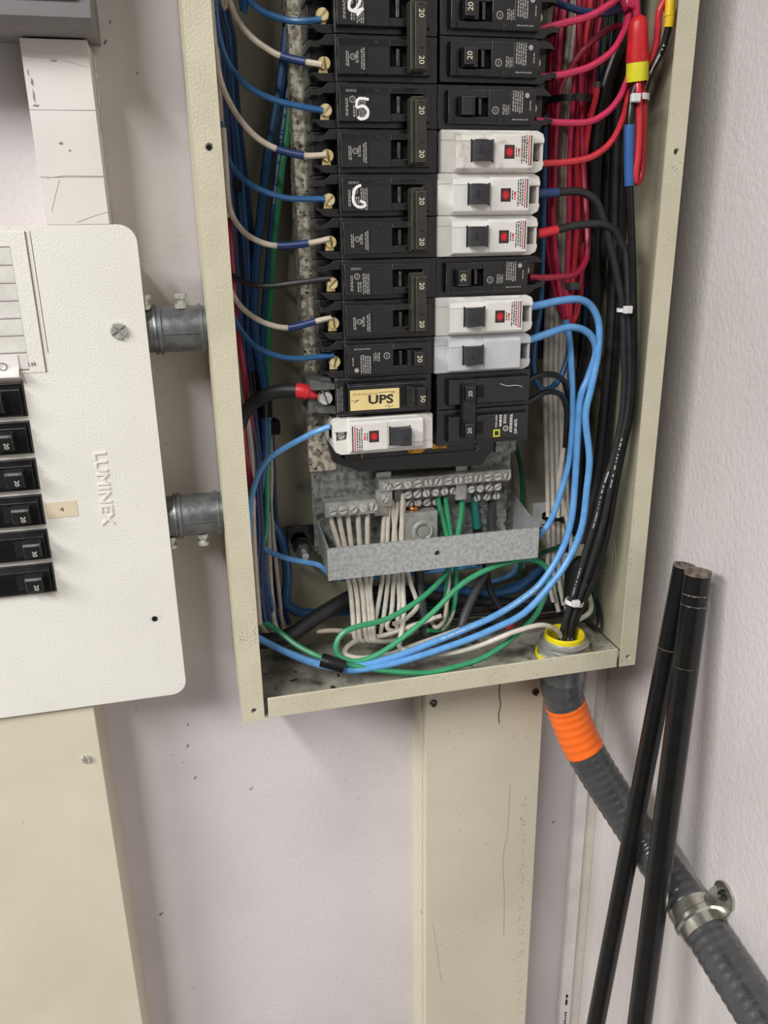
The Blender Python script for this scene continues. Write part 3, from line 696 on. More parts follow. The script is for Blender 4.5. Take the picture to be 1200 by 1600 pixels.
# raceway under the left panel
r = thing('cable_trough', 'wide cream cable trough running down below the white cover', 'cable duct', (-200, 565, FL+1))
part('lid', MB().box(-300, -94.6, 564.5, 566.5, FL+1, -323, .6), 'raceway_cream', r)
part('side', MB().box(-97, -95.4, 566.5, WALL, FL+1, -324), 'raceway_cream', r); part('side', MB().box(-299, -297, 566.5, WALL, FL+1, -324), 'raceway_cream', r)
s = MB(); screw_head(s, (-105.6, 564.5, -379), 3.6, 2.2, slot='cross', ang=.3); part('lid_screw', s, 'zinc', r)
# middle raceway
r = thing('cable_trough', 'narrow cream cable trough running down below the open breaker box', 'cable duct', (220, 570, FL+1))
part('lid', MB().box(167.6, 276, 569.5, 571.5, FL+1, BOT-2, .6), 'raceway_cream', r)
part('side', MB().box(168.6, 170, 571.5, WALL, FL+1, BOT-2), 'raceway_cream', r)
part('side', MB().box(272.6, 274, 571.5, WALL, FL+1, BOT-2), 'raceway_cream', r)
part('side_rib', MB().box(167.2, 168.7, 582, 585, FL+1, BOT-2, .5), 'raceway_cream', r)
for (x, z) in ((174.6, -379), (267.8, -383)):
    s = MB(); screw_head(s, (x, 569.5, z), 3.3, 2.2, slot='cross', ang=.9); part('lid_screw', s, 'steel_dark', r)
m = MB()
pts = [un(781, 1066, 569.3), un(780, 1085, 569.3), un(782, 1100, 569.3), un(779, 1118, 569.3), un(780, 1130, 569.3)]
m.tube(catmull(pts, 3), .5, 5); part('drip_stain', m, 'print_brown', r)
m = MB(); m.tube(catmull([un(797, 1225, 569.4), un(793, 1300, 569.4), un(786, 1340, 569.4), un(788, 1400, 569.4), un(787, 1460, 569.4)], 4), .18, 4); m.tube([un(676, 1440, 569.4), un(690, 1535, 569.4)], .12, 4)
rnd = random.Random(31)
for k in range(150):
    py = rnd.uniform(1245, 1598); q = un(818-(py-1245)*.02+rnd.gauss(0, 3.2), py, 569.42); a = rnd.uniform(.2, .7)
    m.prism([(q[0]+a*.6*math.cos(t*1.25), q[2]+a*1.5*math.sin(t*1.25)) for t in range(5)], 'd', 569.4, 569.5)
for k in range(60):
    q = un(rnd.uniform(670, 830), rnd.uniform(1100, 1590), 569.42); a = rnd.uniform(.2, .7); m.prism([(q[0]+a*math.cos(t*1.25), q[2]+a*math.sin(t*1.25)) for t in range(5)], 'd', 569.4, 569.5)
part('scratches', m, 'wall_chip', r, kind='stuff')
# taped column above the left panel
r = thing('paper_covered_duct', 'white paper covered duct above the panel cover, under a grey housing', 'cable duct', (-60, 575, 5))
part('duct', MB().box(-80, -42.5, 576, WALL, 7.6, 111.5, .5), 'trim_white', r)
for (a, b) in ((111.5, 73.5), (73.2, 35.6), (35.2, 7.6)):
    part('paper_sheet', MB().box(-80.4, -42.2, 575.4, 576, b, a, .15), 'paper', r)
m = MB()
m.tube([(-79.6, 575.4, 73.3), (-42.6, 575.4, 73.6)], .25, 5); m.tube([(-76, 575.4, 35), (-66, 575.4, 36.4), (-42.6, 575.4, 36.2)], .3, 5); m.tube([(-69, 575.4, 34), (-73, 575.4, 24), (-76, 575.4, 16)], .3, 5); m.tube([(-62, 575.4, 9), (-50, 575.4, 13), (-42.6, 575.4, 15)], .3, 5)
m.tube([(-78, 575.4, 102), (-60, 575.4, 101), (-44, 575.4, 97)], .2, 5)
part('crease', m, 'device_light', r)
m = MB()
for (px, py, a, b) in ((44, 113, .4, 2), (50, 128, .8, 2.4), (53, 150, .6, 4), (56, 165, 2.2, .7), (95, 224, 1.4, 1), (84, 95, 2.2, .5), (109, 235, .8, .8)):
    q = un(px, py, 575.3); m.prism([(q[0]-a, q[2]-b*.3), (q[0]+a*.4, q[2]-b), (q[0]+a, q[2]+b*.3), (q[0]-a*.2, q[2]+b)], 'd', 575.25, 575.4)
part('scuff', m, 'wall_chip', r)
# edge of glue / paint rags along the duct
m = MB(); rnd = random.Random(5)
for k in range(9):
    z = 110-k*12+rnd.uniform(-4, 4); a = rnd.uniform(.4, 1.8); h = rnd.uniform(4, 13); m.prism([(-42.3, z), (-42.3+a, z-h*.2), (-42+a*.5, z-h*.7), (-42.3, z-h)], 'd', 604+rnd.uniform(0, 5), WALL-.3)
part('torn_edge', m, 'trim_white', r)
r = thing('grey_housing', 'grey metal housing cut off by the top left corner', 'housing', (-80, 560, 112))
m = MB(); m.prism([(WALL, 116), (575, 112.5), (556, 113.5), (551, 118), (551, 125), (556, 126.5), (556, 330), (WALL, 330)], 'x', -330, -36.8); part('housing', m, 'device_grey', r)
part('face_plate', MB().box(-78, -43, 553.6, 556, 127.5, 320, 1.2), 'device_light', r)
part('button', MB().cyl((-83, 556, 130), (0, -1, 0), 2.4, 1.2, 14), 'hole_black', r)

# wall scars
m = MB()
for (px, py, a) in ((165, 65, 2.4), (172, 35, 1.8), (215, 114, 1.6), (294, 1132, 2.2), (293, 1166, 3), (305, 1215, 2.6), (252, 1428, 3.4), (160, 1115, 3.2), (270, 1180, 1), (330, 1420, .9), (322, 1445, .8), (303, 1545, 1.4)):
    q = un(px, py, WALL-.2); rnd = random.Random(px)
    m.prism([(q[0]+(.5*a*rnd.uniform(.3, 1.1))*math.cos(t*.7)+.25*a*math.sin(t*.7), q[2]+.9*a*rnd.uniform(.3, 1)*math.sin(t*.7)) for t in range(9)], 'd', WALL-.25, WALL)
part('paint_chip', m, 'wall_chip', bpy.data.objects['wall_back'])
m = MB(); rnd = random.Random(12)
for k in range(90):
    px, py = rnd.uniform(215, 340), rnd.uniform(560, 990); q = un(px, py, WALL-.1); a = rnd.uniform(.2, .6)
    m.prism([(q[0]+a*math.cos(t*1.05), q[2]+a*math.sin(t*1.05)) for t in range(6)], 'd', WALL-.12, WALL)
part('dirt_speck', m, 'wall_chip', bpy.data.objects['wall_back'], kind='stuff')

# ================================================================== CONDUIT, STRAP, PIPES
fc = (277, 540)
ft = thing('conduit_connector', 'threaded conduit connector with yellow bushing in the box floor', 'fitting', (fc[0], fc[1], BOT-30))
m = MB(); z0 = BOT+1.7
m.lathe((fc[0], fc[1], z0), (0, 0, 1), [(0, 19.5), (0, 21.5), (3.5, 21.5), (3.5, 19)], 8, cap=False); part('locknut', m, 'zinc', ft)
for k in range(8):
    q = k*math.pi/4+.2; c, t = math.cos(q), math.sin(q)
    m = MB(); m.tube([(fc[0]+c*19, fc[1]+t*19, z0), (fc[0]+c*19, fc[1]+t*19, z0+5)], 2.4, 6); part('locknut_tooth', m, 'zinc', ft)
m = MB(); prof = [(2, 18.2), (3.5, 18.2)]
for k in range(3): prof += [(4.2+k*3.8, 20.2), (5.8+k*3.8, 20.2), (6.6+k*3.8, 18.2), (7.6+k*3.8, 18.2)]
prof += [(16, 17.4), (16, 13)]; m.lathe((fc[0], fc[1], z0), (0, 0, 1), prof, 40, cap=False); part('thread', m, 'zinc_plain', ft, True)
m = MB(); m.lathe((fc[0], fc[1], z0+14.5), (0, 0, 1), [(1, 16.2), (2, 16.6), (4.5, 16.4), (5.4, 15.4), (5, 14), (-8, 13)], 32, cap=False); part('bushing', m, 'bushing_yellow', ft, True, label='yellow plastic bushing')
m = MB(); m.lathe((fc[0], fc[1], z0), (0, 0, 1), [(0, 21), (.2, 23), (2, 23), (2.2, 21)], 32, cap=False); part('sealing_ring', m, 'bushing_yellow', ft, True)
m = MB(); m.lathe((fc[0], fc[1], BOT), (0, 0, -1), [(0, 18), (2, 20.5), (5, 20.5), (5, 18), (20, 18), (21, 17)], 32); part('body', m, 'conduit_zinc', ft, True)
cp = [(277, 540, -351), (277, 540, -362)]
for (px, py, d) in ((887, 1110, 538), (905, 1155, 531), (930, 1200, 521), (960, 1247, 508), (995, 1300, 490), (1033, 1355, 464), (1085, 1430, 424), (1128, 1497, 392), (1195, 1600, 343), (1290, 1740, 290)):
    q = un(px, py, d)
    if q[0] > 344.5: q = un(px, py, d*344.5/q[0])
    cp.append(q)
path = catmull(cp, 14)
def arclen(p):
    a = [0]
    for i in range(1, len(p)): a.append(a[-1]+(p[i]-p[i-1]).length)
    return a
def resample(p, step):
    a = arclen(p); n = max(2, int(a[-1]/step)); out = []; j = 0
    for i in range(n+1):
        s = a[-1]*i/n
        while j < len(a)-2 and a[j+1] < s: j += 1
        k = (s-a[j])/max(1e-9, a[j+1]-a[j]); out.append(p[j].lerp(p[j+1], min(1, max(0, k))))
    return out
pp = resample(path, 1.5); al = arclen(pp)
def crad(s): return 16.3+.34*(math.cos(s*2*math.pi/7.2))+.1
cd = thing('flexible_conduit', 'ribbed grey flexible conduit bending from the box to the right wall', 'conduit', (277, 540, -560))
part('hose', MB().tube(pp, [crad(s) for s in al], 24), 'conduit_grey', cd, True)
def sub(p0, p1): return [p for p, s in zip(pp, al) if p0 <= s <= p1], [s for s in al if p0 <= s <= p1]
a, b = sub(27, 74); part('orange_tape', MB().tube(a, [crad(s)+.45 for s in b], 24), 'tape_orange', cd, True, label='bright orange tape band')
a, b = sub(0, 15); part('collar', MB().tube(a, 17.4, 24), 'conduit_grey', cd, True)
q = MB(); rn = random.Random(8)
for k in range(len(pp)-2):
    if al[k] < al[-1]*.72 or rn.random() < .45: continue
    c = pp[k]; t = (pp[k+1]-pp[k]).normalized(); v = (-c.normalized()+Vector((-.1, 0, .55))).normalized(); v = (v-t*v.dot(t)).normalized(); s_ = t.cross(v); R_ = crad(al[k])+.12; h = rn.uniform(1, 2.2)
    q.quad(c+v*R_-s_*h, c+v*R_+s_*h, c+v*R_+s_*h+t*.9, c+v*R_-s_*h+t*.9)
part('printed_marking', q, 'print_black', cd)
def nearest(px, py):
    best = None
    for i, p in enumerate(pp):
        x, d, z = p; v = [RC[k][0]*x-RC[k][1]*z+RC[k][2]*d for k in range(3)]
        e = (600+FPX*v[0]/v[2]-px)**2+(800+FPX*v[1]/v[2]-py)**2
        if best is None or e < best[0]: best = (e, i)
    return best[1]
i = nearest(1090, 1437); c = pp[i]; tg = (pp[i+3]-pp[i-3]).normalized()
sp = thing('conduit_strap', 'shiny one hole steel strap holding the conduit to the wall', 'strap', tuple(c))
prof = [(-11.5, 17), (-11.5, 18), (-3.2, 18.1), (-1.6, 19.5), (1.6, 19.5), (3.2, 18.1), (11.5, 18), (11.5, 17)]
m = MB(); m.lathe(c, tg, prof, 32, cap=False); part('band', m, 'strap_steel', sp, True)
# ear flat on the wall, above the conduit
e = Vector((0, -tg.z, tg.y)); e = e if e.z > 0 else -e          # in the wall plane, square to the hose
ec = Vector((RW-2.4, c.y, c.z))+e*25
m = MB(); poly = []
for k in range(20):
    q = 2*math.pi*k/20; poly.append(ec+e*(12*math.cos(q))+Vector((0, tg.y, tg.z))*(11.5*math.sin(q)))
vs = poly+[p+Vector((2.2, 0, 0)) for p in poly]; n = 20
m.add(vs, [tuple(range(n)), tuple(range(2*n-1, n-1, -1))]+[(k, (k+1) % n, n+(k+1) % n, n+k) for k in range(n)])
q0 = Vector((RW-8, c.y, c.z))+e*15; tgv = Vector((0, tg.y, tg.z)).normalized()
for s in (0,):
    A = [q0-tgv*11, q0+tgv*11, ec+tgv*10.4-Vector((.4, 0, 0)), ec-tgv*10.4-Vector((.4, 0, 0))]
    m.add(A+[p+Vector((1.6, 0, 0)) for p in A], [(0, 1, 2, 3), (7, 6, 5, 4), (0, 4, 5, 1), (1, 5, 6, 2), (2, 6, 7, 3), (3, 7, 4, 0)])
part('ear', m, 'strap_steel', sp)
m = MB(); screw_head(m, ec+Vector((-.3, 0, 0))+e*2, 4.2, 2.6, ax=(-1, 0, 0), slot='slot', ang=.8); part('strap_screw', m, 'steel_dark', sp)
def steel_pipe(label, top, low_px, dl, r, bands, rim):
    T = Vector(un(*top)); L = Vector(un(low_px[0], low_px[1], dl)); v = (L-T)/((T.z-L.z)); B = T+v*(T.z-(FL+r*.5)); ax = (T-B).normalized(); ln = (T-B).length
    o = thing('steel_pipe', label, 'pipe', tuple(B), 'black pipes leaning in the corner')
    m = MB(); m.lathe(B, ax, [(0, r-1.6), (0, r), (ln, r), (ln, r-1.8), (ln-60, r-1.8)], 28, cap=False); part('tube', m, 'pipe_black', o, True)
    m = MB(); m.lathe(B, ax, [(ln-rim, r+.12), (ln+.1, r+.12), (ln+.1, r-1.9), (ln-9, r-1.9)], 28, cap=False); part('bare_rim', m, 'pipe_bare', o, True)
    for (a, h, full) in bands:
        m = MB(); a0, u, w_ = m.frame(ax); vs = []; n = 26; q0, q1 = full
        for k in range(n+1):
            q = q0+(q1-q0)*k/n; R_ = (u*math.cos(q)+w_*math.sin(q))*(r+.15); hh = h*(.6+.4*math.sin(k*2.3))
            vs += [B+ax*(ln-a)+R_, B+ax*(ln-a-hh)+R_]
        m.add(vs, [(2*k, 2*k+2, 2*k+3, 2*k+1) for k in range(n)]); part('scrape_mark', m, 'pipe_bare', o)
    return o
P2 = 2*math.pi
steel_pipe('thinner black pipe leaning in the corner, further from the wall', (1069, 882, 482), (931, 1600), 459, 7.6, [(66, 1.2, (0, P2))], 1.6)
steel_pipe('thicker black pipe leaning in the corner, nearest the right wall', (1091, 891, 463), (999, 1600), 416, 9.2, [(25, 1, (0, P2)), (17, 1.2, (0, P2*.6)), (72, .5, (0, P2))], 3.4)

# ================================================================== WIRES
def fit(px, py, d, r):
    """keep a wire inside the steel box: slide the point along its depth until it clears the walls"""
    x, d, z = un(px, py, d); k = 1
    if x > 324-r: k = min(k, (324-r)/x)
    if z < BOT+2+r: k = min(k, (BOT+2+r)/z)
    if d*k > 611-r: k = (611-r)/d
    return (x*k, d*k, z*k)
def near(pts, px, py):
    best = (1e18, 0)
    for i, p in enumerate(pts):
        x, d, z = p; v = [RC[k][0]*x-RC[k][1]*z+RC[k][2]*d for k in range(3)]
        e = (600+FPX*v[0]/v[2]-px)**2+(800+FPX*v[1]/v[2]-py)**2
        if e < best[0]: best = (e, i)
    return best[1]
def wire(label, m, r, pts, group=None, sleeves=(), prints=(), name='wire', n=8, d=None):
    P = [fit(p[0], p[1], p[2] if len(p) > 2 else d, r) for p in pts]
    # wires that leave the picture at the top carry on up inside the box
    if pts[0][1] <= -20: P.insert(0, (min(max(P[0][0]+(P[0][0]-P[1][0])*.4, 20), 322), P[0][1], 322))
    if pts[-1][1] <= -20: P.append((min(max(P[-1][0]+(P[-1][0]-P[-2][0])*.4, 20), 322), P[-1][1], 322))
    path = catmull(P, 7)
    o = solo(name, MB().tube(path, r, n), m, label, 'wire', group, smooth=True)
    for (nm, a, b, mm, ex) in sleeves:
        i, j = sorted((near(path, *a), near(path, *b))); j = max(j, i+1)
        part(nm, MB().tube(path[i:j+1], r+ex, 10), mm, o, True)
    for (a, b) in prints:
        i, j = sorted((near(path, *a), near(path, *b))); seg = resample(path[i:j+1], 1.1); q = MB(); rn = random.Random(i*7+j)
        for k in range(len(seg)-1):
            if rn.random() < .28: continue
            t = (seg[k+1]-seg[k]).normalized(); c = seg[k]; v = -c.normalized(); s = t.cross(v).normalized()
            c0 = c+v*(r+.06); h = .55*rn.uniform(.6, 1)
            q.quad(c0-s*h, c0+s*h, c0+s*h+t*.75, c0-s*h+t*.75)
        part('printed_marking', q, 'print_white', o)
    return o
LB = 'wires landing on the left breakers'
ORD = ['leftmost', 'second from left', 'third from left', 'fourth from left', 'fifth from left', 'sixth from left', 'seventh from left', 'eighth from left', 'ninth from left']
def find(lab): return next(o for o in bpy.data.objects if o.get('label') == lab)
wire('blue wire at the top left breaker painted four', 'wire_blue', 1.9, [(375, -30, 560), (387, -4, 556), (404, 14, 550), (430, 26, 542), (462, 33, 534), (502, 31, 531)], LB)
nv = ('tape_sleeve',)
wire('white wire with blue tape at the breaker painted four, lower pole', 'wire_white_aged', 1.85, [(344, -40, 560), (358, 0, 558), (372, 33, 555), (395, 60, 550), (420, 78, 545), (440, 88, 541), (478, 97, 534), (503, 101, 531)], LB, [('tape_sleeve', (439, 87), (480, 97), 'tape_navy', .55)])
wire('blue wire at the breaker painted five', 'wire_blue', 1.9, [(334, -30, 552), (337, 10, 552), (342, 55, 552), (354, 93, 552), (370, 117, 550), (396, 141, 546), (441, 160, 538), (505, 173, 531)], LB)
wire('white wire with blue tape at the breaker painted five, lower pole', 'wire_white_aged', 1.85, [(329, -10, 550), (332, 32, 550), (338, 89, 550), (347, 133, 550), (368, 176, 548), (398, 212, 544), (433, 233, 539), (475, 243, 534), (510, 242, 531)], LB, [('tape_sleeve', (435, 234), (476, 243), 'tape_navy', .5)])
wire('blue wire at the breaker painted six', 'wire_blue', 1.9, [(343, 190, 556), (350, 228, 556), (361, 258, 554), (383, 282, 549), (415, 300, 543), (453, 310, 537), (508, 311, 531)], LB)
wire('white wire with blue tape at the breaker painted six, lower pole', 'wire_white_aged', 1.85, [(349, 200, 552), (353, 260, 552), (359, 325, 552), (377, 358, 549), (402, 376, 544), (434, 384, 539), (482, 380, 534), (515, 373, 531)], LB, [('tape_sleeve', (434, 384), (483, 380), 'tape_navy', .55)])
wire('black wire landing on a left breaker below the painted six', 'cable_black', 1.9, [(345, 410, 560), (366, 433, 554), (390, 444, 548), (421, 447, 541), (462, 442, 535), (516, 435, 531)], LB)
wire('white wire with blue tape below the black left wire', 'wire_white_aged', 1.85, [(350, 430, 556), (367, 466, 553), (386, 488, 549), (415, 505, 543), (451, 512, 537), (493, 502, 533), (518, 496, 531)], LB, [('tape_sleeve', (451, 512), (494, 502), 'tape_navy', .5)])
wire('blue wire at the single breaker above the UPS label', 'wire_blue', 1.9, [(352, 470, 556), (369, 503, 553), (381, 522, 550), (401, 542, 546), (433, 556, 540), (468, 560, 535), (522, 555, 531)], LB)
wire('thick black cable with red tape entering the UPS breaker', 'cable_black', 4.7, [(366, 690, 560), (380, 650, 556), (392, 634, 553), (408, 622, 549), (431, 612, 544), (464, 610, 538), (484, 614, 536)], LB, [('red_boot', (462, 610), (476, 612), 'tape_red', .5)], n=12)
ob = find('thick black cable with red tape entering the UPS breaker'); part('red_boot', MB().tube([un(474, 611.5, 537), un(481, 613.5, 536), un(491, 618, 535), un(497, 620, 535)], [5.2, 5.0, 2.6, 1.4], 10), 'tape_red', ob, True)
wire('blue wire curving from the lowest white left breaker', 'wire_blue_light', 2.05, [(516, 666, 531), (500, 672, 533), (482, 680, 537), (445, 700, 545), (418, 719, 551), (403, 743, 555), (394, 773, 557), (390, 805, 558), (388, 850, 560), (380, 900, 562)], LB)

# bundle behind the left flange
G = 'bundled wires in the left side of the breaker box'
wire('thick shaded blue cable at left with a black taped top', 'wire_blue', 3.1, [(457, -30, 590), (454, 0, 590), (449, 44, 590), (440, 120, 590), (430, 180, 590), (418, 244, 589), (407, 340, 588), (399, 420, 587), (397, 500, 586), (404, 560, 585), (412, 600, 583), (414, 660, 583), (413, 720, 582), (404, 780, 580), (396, 840, 578), (390, 900, 576)], G, [('tape_sleeve', (457, -25), (449, 42), 'tape_black', .5), ('tape_sleeve', (408, 607), (414, 650), 'tape_black', 1.2)])
wire('blue printed wire left of the green wire', 'wire_blue', 2.4, [(459, 50, 594), (452, 120, 594), (446, 170, 593), (436, 244, 593), (428, 320, 592), (417, 440, 590), (410, 540, 588), (416, 600, 586), (419, 660, 586), (418, 720, 585), (410, 790, 583), (398, 860, 580)], G, [], [((444, 170), (428, 320))])
wire('green wire running down the left bundle', 'wire_green', 2.3, [(468, -30, 592), (465, 0, 592), (461, 48, 592), (455, 142, 592), (446, 234, 591), (441, 262, 591), (428, 387, 590), (420, 500, 588), (418, 575, 587), (419, 640, 586), (417, 720, 584), (417, 790, 580), (416, 825, 576), (410, 852, 572), (400, 885, 568), (388, 920, 566)], G, [('tape_sleeve', (468, -25), (461, 45), 'tape_black', .5), ('tape_sleeve', (418, 612), (419, 655), 'tape_black', .8)])
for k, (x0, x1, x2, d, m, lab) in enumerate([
        (337, 352, 392, 566, 'wire_white_aged', 'aged white wire along the left flange edge'), (346, 362, 400, 574, 'wire_navy', 'dark shaded blue wire deep in the left bundle'),
        (352, 371, 404, 580, 'wire_navy', 'dark shaded blue wire deep in the left bundle'), (341, 360, 395, 570, 'wire_navy', 'dark shaded blue wire close behind the left flange'),
        (358, 379, 408, 588, 'wire_blue', 'shaded blue wire at the back of the left bundle'), (364, 386, 412, 596, 'wire_navy', 'dark shaded blue wire deep in the left bundle'),
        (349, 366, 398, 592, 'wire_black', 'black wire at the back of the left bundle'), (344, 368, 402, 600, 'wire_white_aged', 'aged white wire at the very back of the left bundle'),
        (354, 375, 405, 602, 'wire_green_dark', 'dark green wire at the back of the left bundle'), (360, 383, 420, 605, 'wire_navy', 'dark shaded blue wire deep in the left bundle')]):
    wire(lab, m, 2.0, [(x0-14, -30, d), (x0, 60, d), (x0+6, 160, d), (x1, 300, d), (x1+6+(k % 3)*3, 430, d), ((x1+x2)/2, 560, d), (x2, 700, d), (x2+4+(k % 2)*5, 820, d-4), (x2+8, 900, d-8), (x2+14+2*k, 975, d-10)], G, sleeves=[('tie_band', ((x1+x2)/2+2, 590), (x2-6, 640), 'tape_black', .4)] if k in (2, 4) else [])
wire('red wire peeking past the left flange beside the UPS cable', 'wire_crimson', 2.1, [(357, 340, 556), (363, 420, 556), (369, 500, 556), (380, 575, 558), (386, 620, 562), (392, 660, 570), (396, 720, 575), (388, 760, 572)], G)
wire('red wire hugging the flange below the UPS cable', 'wire_crimson', 1.9, [(379, 660, 556), (384, 710, 557), (391, 745, 560), (398, 790, 566)], G)
wire('cream wire right of the lower left bundle', 'wire_white_aged', 1.8, [(421, 600, 598), (422, 680, 598), (424, 740, 597), (423, 790, 596), (426, 830, 594), (430, 869, 592), (437, 938, 590), (441, 975, 588), (452, 1000, 584)], G)
wire('dark shaded blue wire at the right edge of the lower left bundle', 'wire_navy', 1.9, [(424, 660, 602), (427, 740, 602), (430, 800, 600), (434, 850, 598), (430, 900, 596), (432, 960, 592), (440, 985, 588)], G)
for k, (a, b, c) in enumerate([(411, 413, 419), (421, 424, 427), (402, 404, 406)]):
    wire(('middle', 'rightmost', 'leftmost')[k]+' dull white wire low in the left bundle', 'wire_white_aged', 2.0, [(a-2, 800, 588), (a, 869, 586), (b, 924, 582), (c+2, 972, 576), (c+12, 992, 570)], 'dull white wires low in the left bundle')
wire('thick blue cable looping low beside the stud', 'wire_blue', 4.0, [(398, 790, 600), (409, 805, 600), (423, 815, 599), (437, 836, 597), (446, 866, 595), (449, 902, 594), (447, 938, 594), (456, 951, 594), (480, 958, 595), (540, 955, 597), (600, 948, 599), (700, 935, 600), (780, 925, 600), (840, 900, 600)], n=10)
wire('thin blue wire running to the side of the brace', 'wire_blue_light', 2.1, [(393, 820, 578), (401, 842, 576), (416, 859, 572), (447, 872, 566), (480, 879, 560), (500, 884, 556), (520, 900, 562), (560, 905, 585), (700, 890, 600), (770, 880, 602)])

# whites dropping from the short bar
for k, (a, b, c, e) in enumerate([(513, 531, 548, 552), (527, 540, 557, 560), (542, 550, 566, 570), (558, 563, 574, 577), (573, 575, 579, 582)]):
    wire(ORD[k]+' white wire dropping from the short terminal bar', 'wire_white', 1.95, [(a-1, 787, 575), (a+1, 800, 573), ((a+b)/2, 828, 572), (b, 858, 570), (b+6, 885, 569), (c-1, 920, 567), (c+3, 960, 563), (e+1, 988, 557), (e+6, 1001, 556), (e+22+3*k, 1000, 566), (e+70, 985, 585)], 'white wires below the short terminal bar')
SB = 'white wires below the long terminal bar'
for k, (a, pts) in enumerate([(600, [(598, 848), (597, 905), (590, 950), (584, 985), (592, 994), (640, 980)]), (606, [(605, 848), (606, 905), (600, 960), (595, 990), (604, 992), (650, 975)]),
                              (612, [(618, 846), (615, 905), (612, 955), (605, 980), (625, 985), (680, 965)]), (620, [(615, 846), (622, 905), (624, 945), (621, 982), (630, 982), (690, 962)]), (630, [(627, 845), (640, 905), (650, 935), (651, 950), (632, 968), (615, 975)])]):
    wire(ORD[k]+' white wire dropping from the long terminal bar', 'wire_white', 1.9, [(a, 755+6*(k % 3), 578), (a+1, 790, 577)]+[(x, y, 575-4*i) for i, (x, y) in enumerate(pts)], SB)
wire('long white wire sweeping along the box floor into the yellow bushing', 'wire_white', 2.0, [(629, 770, 574), (628, 845, 573), (629, 905, 571), (631, 955, 562), (628, 985, 552), (624, 1008, 544), (633, 1016, 540), (666, 1022, 537), (705, 1020, 534), (748, 1009, 532), (796, 990, 530), (831, 979, 530), (852, 977, 532), (870, 985, 537), (878, 1000, 540), (880, 1030, 541)])
wire('white wire looping under the green wire on the box floor', 'wire_white', 2.0, [(760, 965, 580), (727, 979, 565), (705, 988, 556), (662, 1003, 549), (635, 1013, 546), (607, 1023, 542), (570, 1028, 541), (547, 1026, 541), (538, 1019, 545), (546, 1008, 552), (565, 998, 560), (600, 992, 575)])
# greens
for k, (pts, m, lab) in enumerate([([(683, 772), (689, 800), (699, 838), (704, 870), (700, 895), (697, 930), (698, 965), (690, 982), (680, 985), (668, 985)], 'wire_green', 'bright green wire dropping from the long terminal bar'),
                                   ([(695, 772), (699, 800), (705, 838), (712, 880), (712, 930), (706, 960), (697, 980), (688, 985)], 'wire_green', 'second green wire from the long terminal bar, slightly duller')]):
    wire(lab, m, 1.95, [(x, y, 578-2*i) for i, (x, y) in enumerate(pts)], 'green ground wires')
wire('dull white wire looping beside the green wires below the brace', 'wire_white_aged', 1.7, [(694, 870, 572), (701, 900, 570), (699, 935, 566), (694, 968, 560), (683, 980, 557), (676, 975, 562), (668, 960, 570)])
wire('pinkish white wire beside the green wires below the brace', 'wire_white_aged', 1.5, [(711, 870, 574), (713, 905, 573), (711, 940, 570), (705, 965, 566), (690, 985, 562)])
wire('long green wire looping over the box floor and up behind the brace', 'wire_green', 2.2, [(722, 772, 576), (721, 800, 574), (716, 835, 571), (708, 870, 567), (694, 900, 562), (658, 935, 553), (607, 966, 545), (556, 980, 542), (535, 990, 541), (525, 1008, 539), (529, 1024, 537), (545, 1032, 535), (565, 1032, 534), (595, 1020, 534), (635, 992, 537), (675, 958, 541), (720, 914, 546), (761, 890, 550), (796, 878, 553), (826, 874, 555), (846, 880, 556), (857, 893, 556), (857, 914, 555), (848, 940, 552), (835, 964, 547), (809, 990, 539), (781, 1012, 533), (748, 1031, 528), (705, 1044, 526), (672, 1051, 526), (635, 1051, 527), (578, 1045, 529), (540, 1037, 531), (502, 1027, 536), (465, 1009, 545), (431, 983, 556), (405, 968, 562), (385, 955, 566)], None, [], [])
wire('teal insulated wire dropping from the long terminal bar', 'wire_teal', 3.6, [(738, 770, 584), (742, 800, 582), (746, 828, 581), (748, 850, 582), (747, 880, 590)], None, [('tape_sleeve', (746, 826), (748, 850), 'tape_black', .3)], n=10)
wire('dull grey cable dropping behind the right end of the brace', 'cable_grey', 3.8, [(769, 765, 588), (768, 800, 588), (766, 850, 588), (760, 890, 584), (745, 920, 576), (727, 960, 566), (722, 985, 562), (740, 1000, 570)], n=10)
wire('grey cable standing behind the socket lug', 'cable_grey', 4.2, [(656, 835, 592), (655, 880, 590), (656, 910, 586), (660, 950, 575), (666, 985, 566), (676, 990, 572)], n=10)
wire('dark green wire hanging right of the lower breakers', 'wire_green_dark', 1.9, [(800, 680, 600), (808, 705, 600), (815, 740, 598), (816, 790, 597), (814, 850, 598), (812, 900, 600)])
wire('black cable arching below the right end of the brace', 'wire_black', 3.0, [(752, 850, 590), (760, 890, 584), (764, 915, 580), (775, 940, 574), (795, 960, 568), (830, 965, 568), (880, 960, 570), (905, 950, 572)])
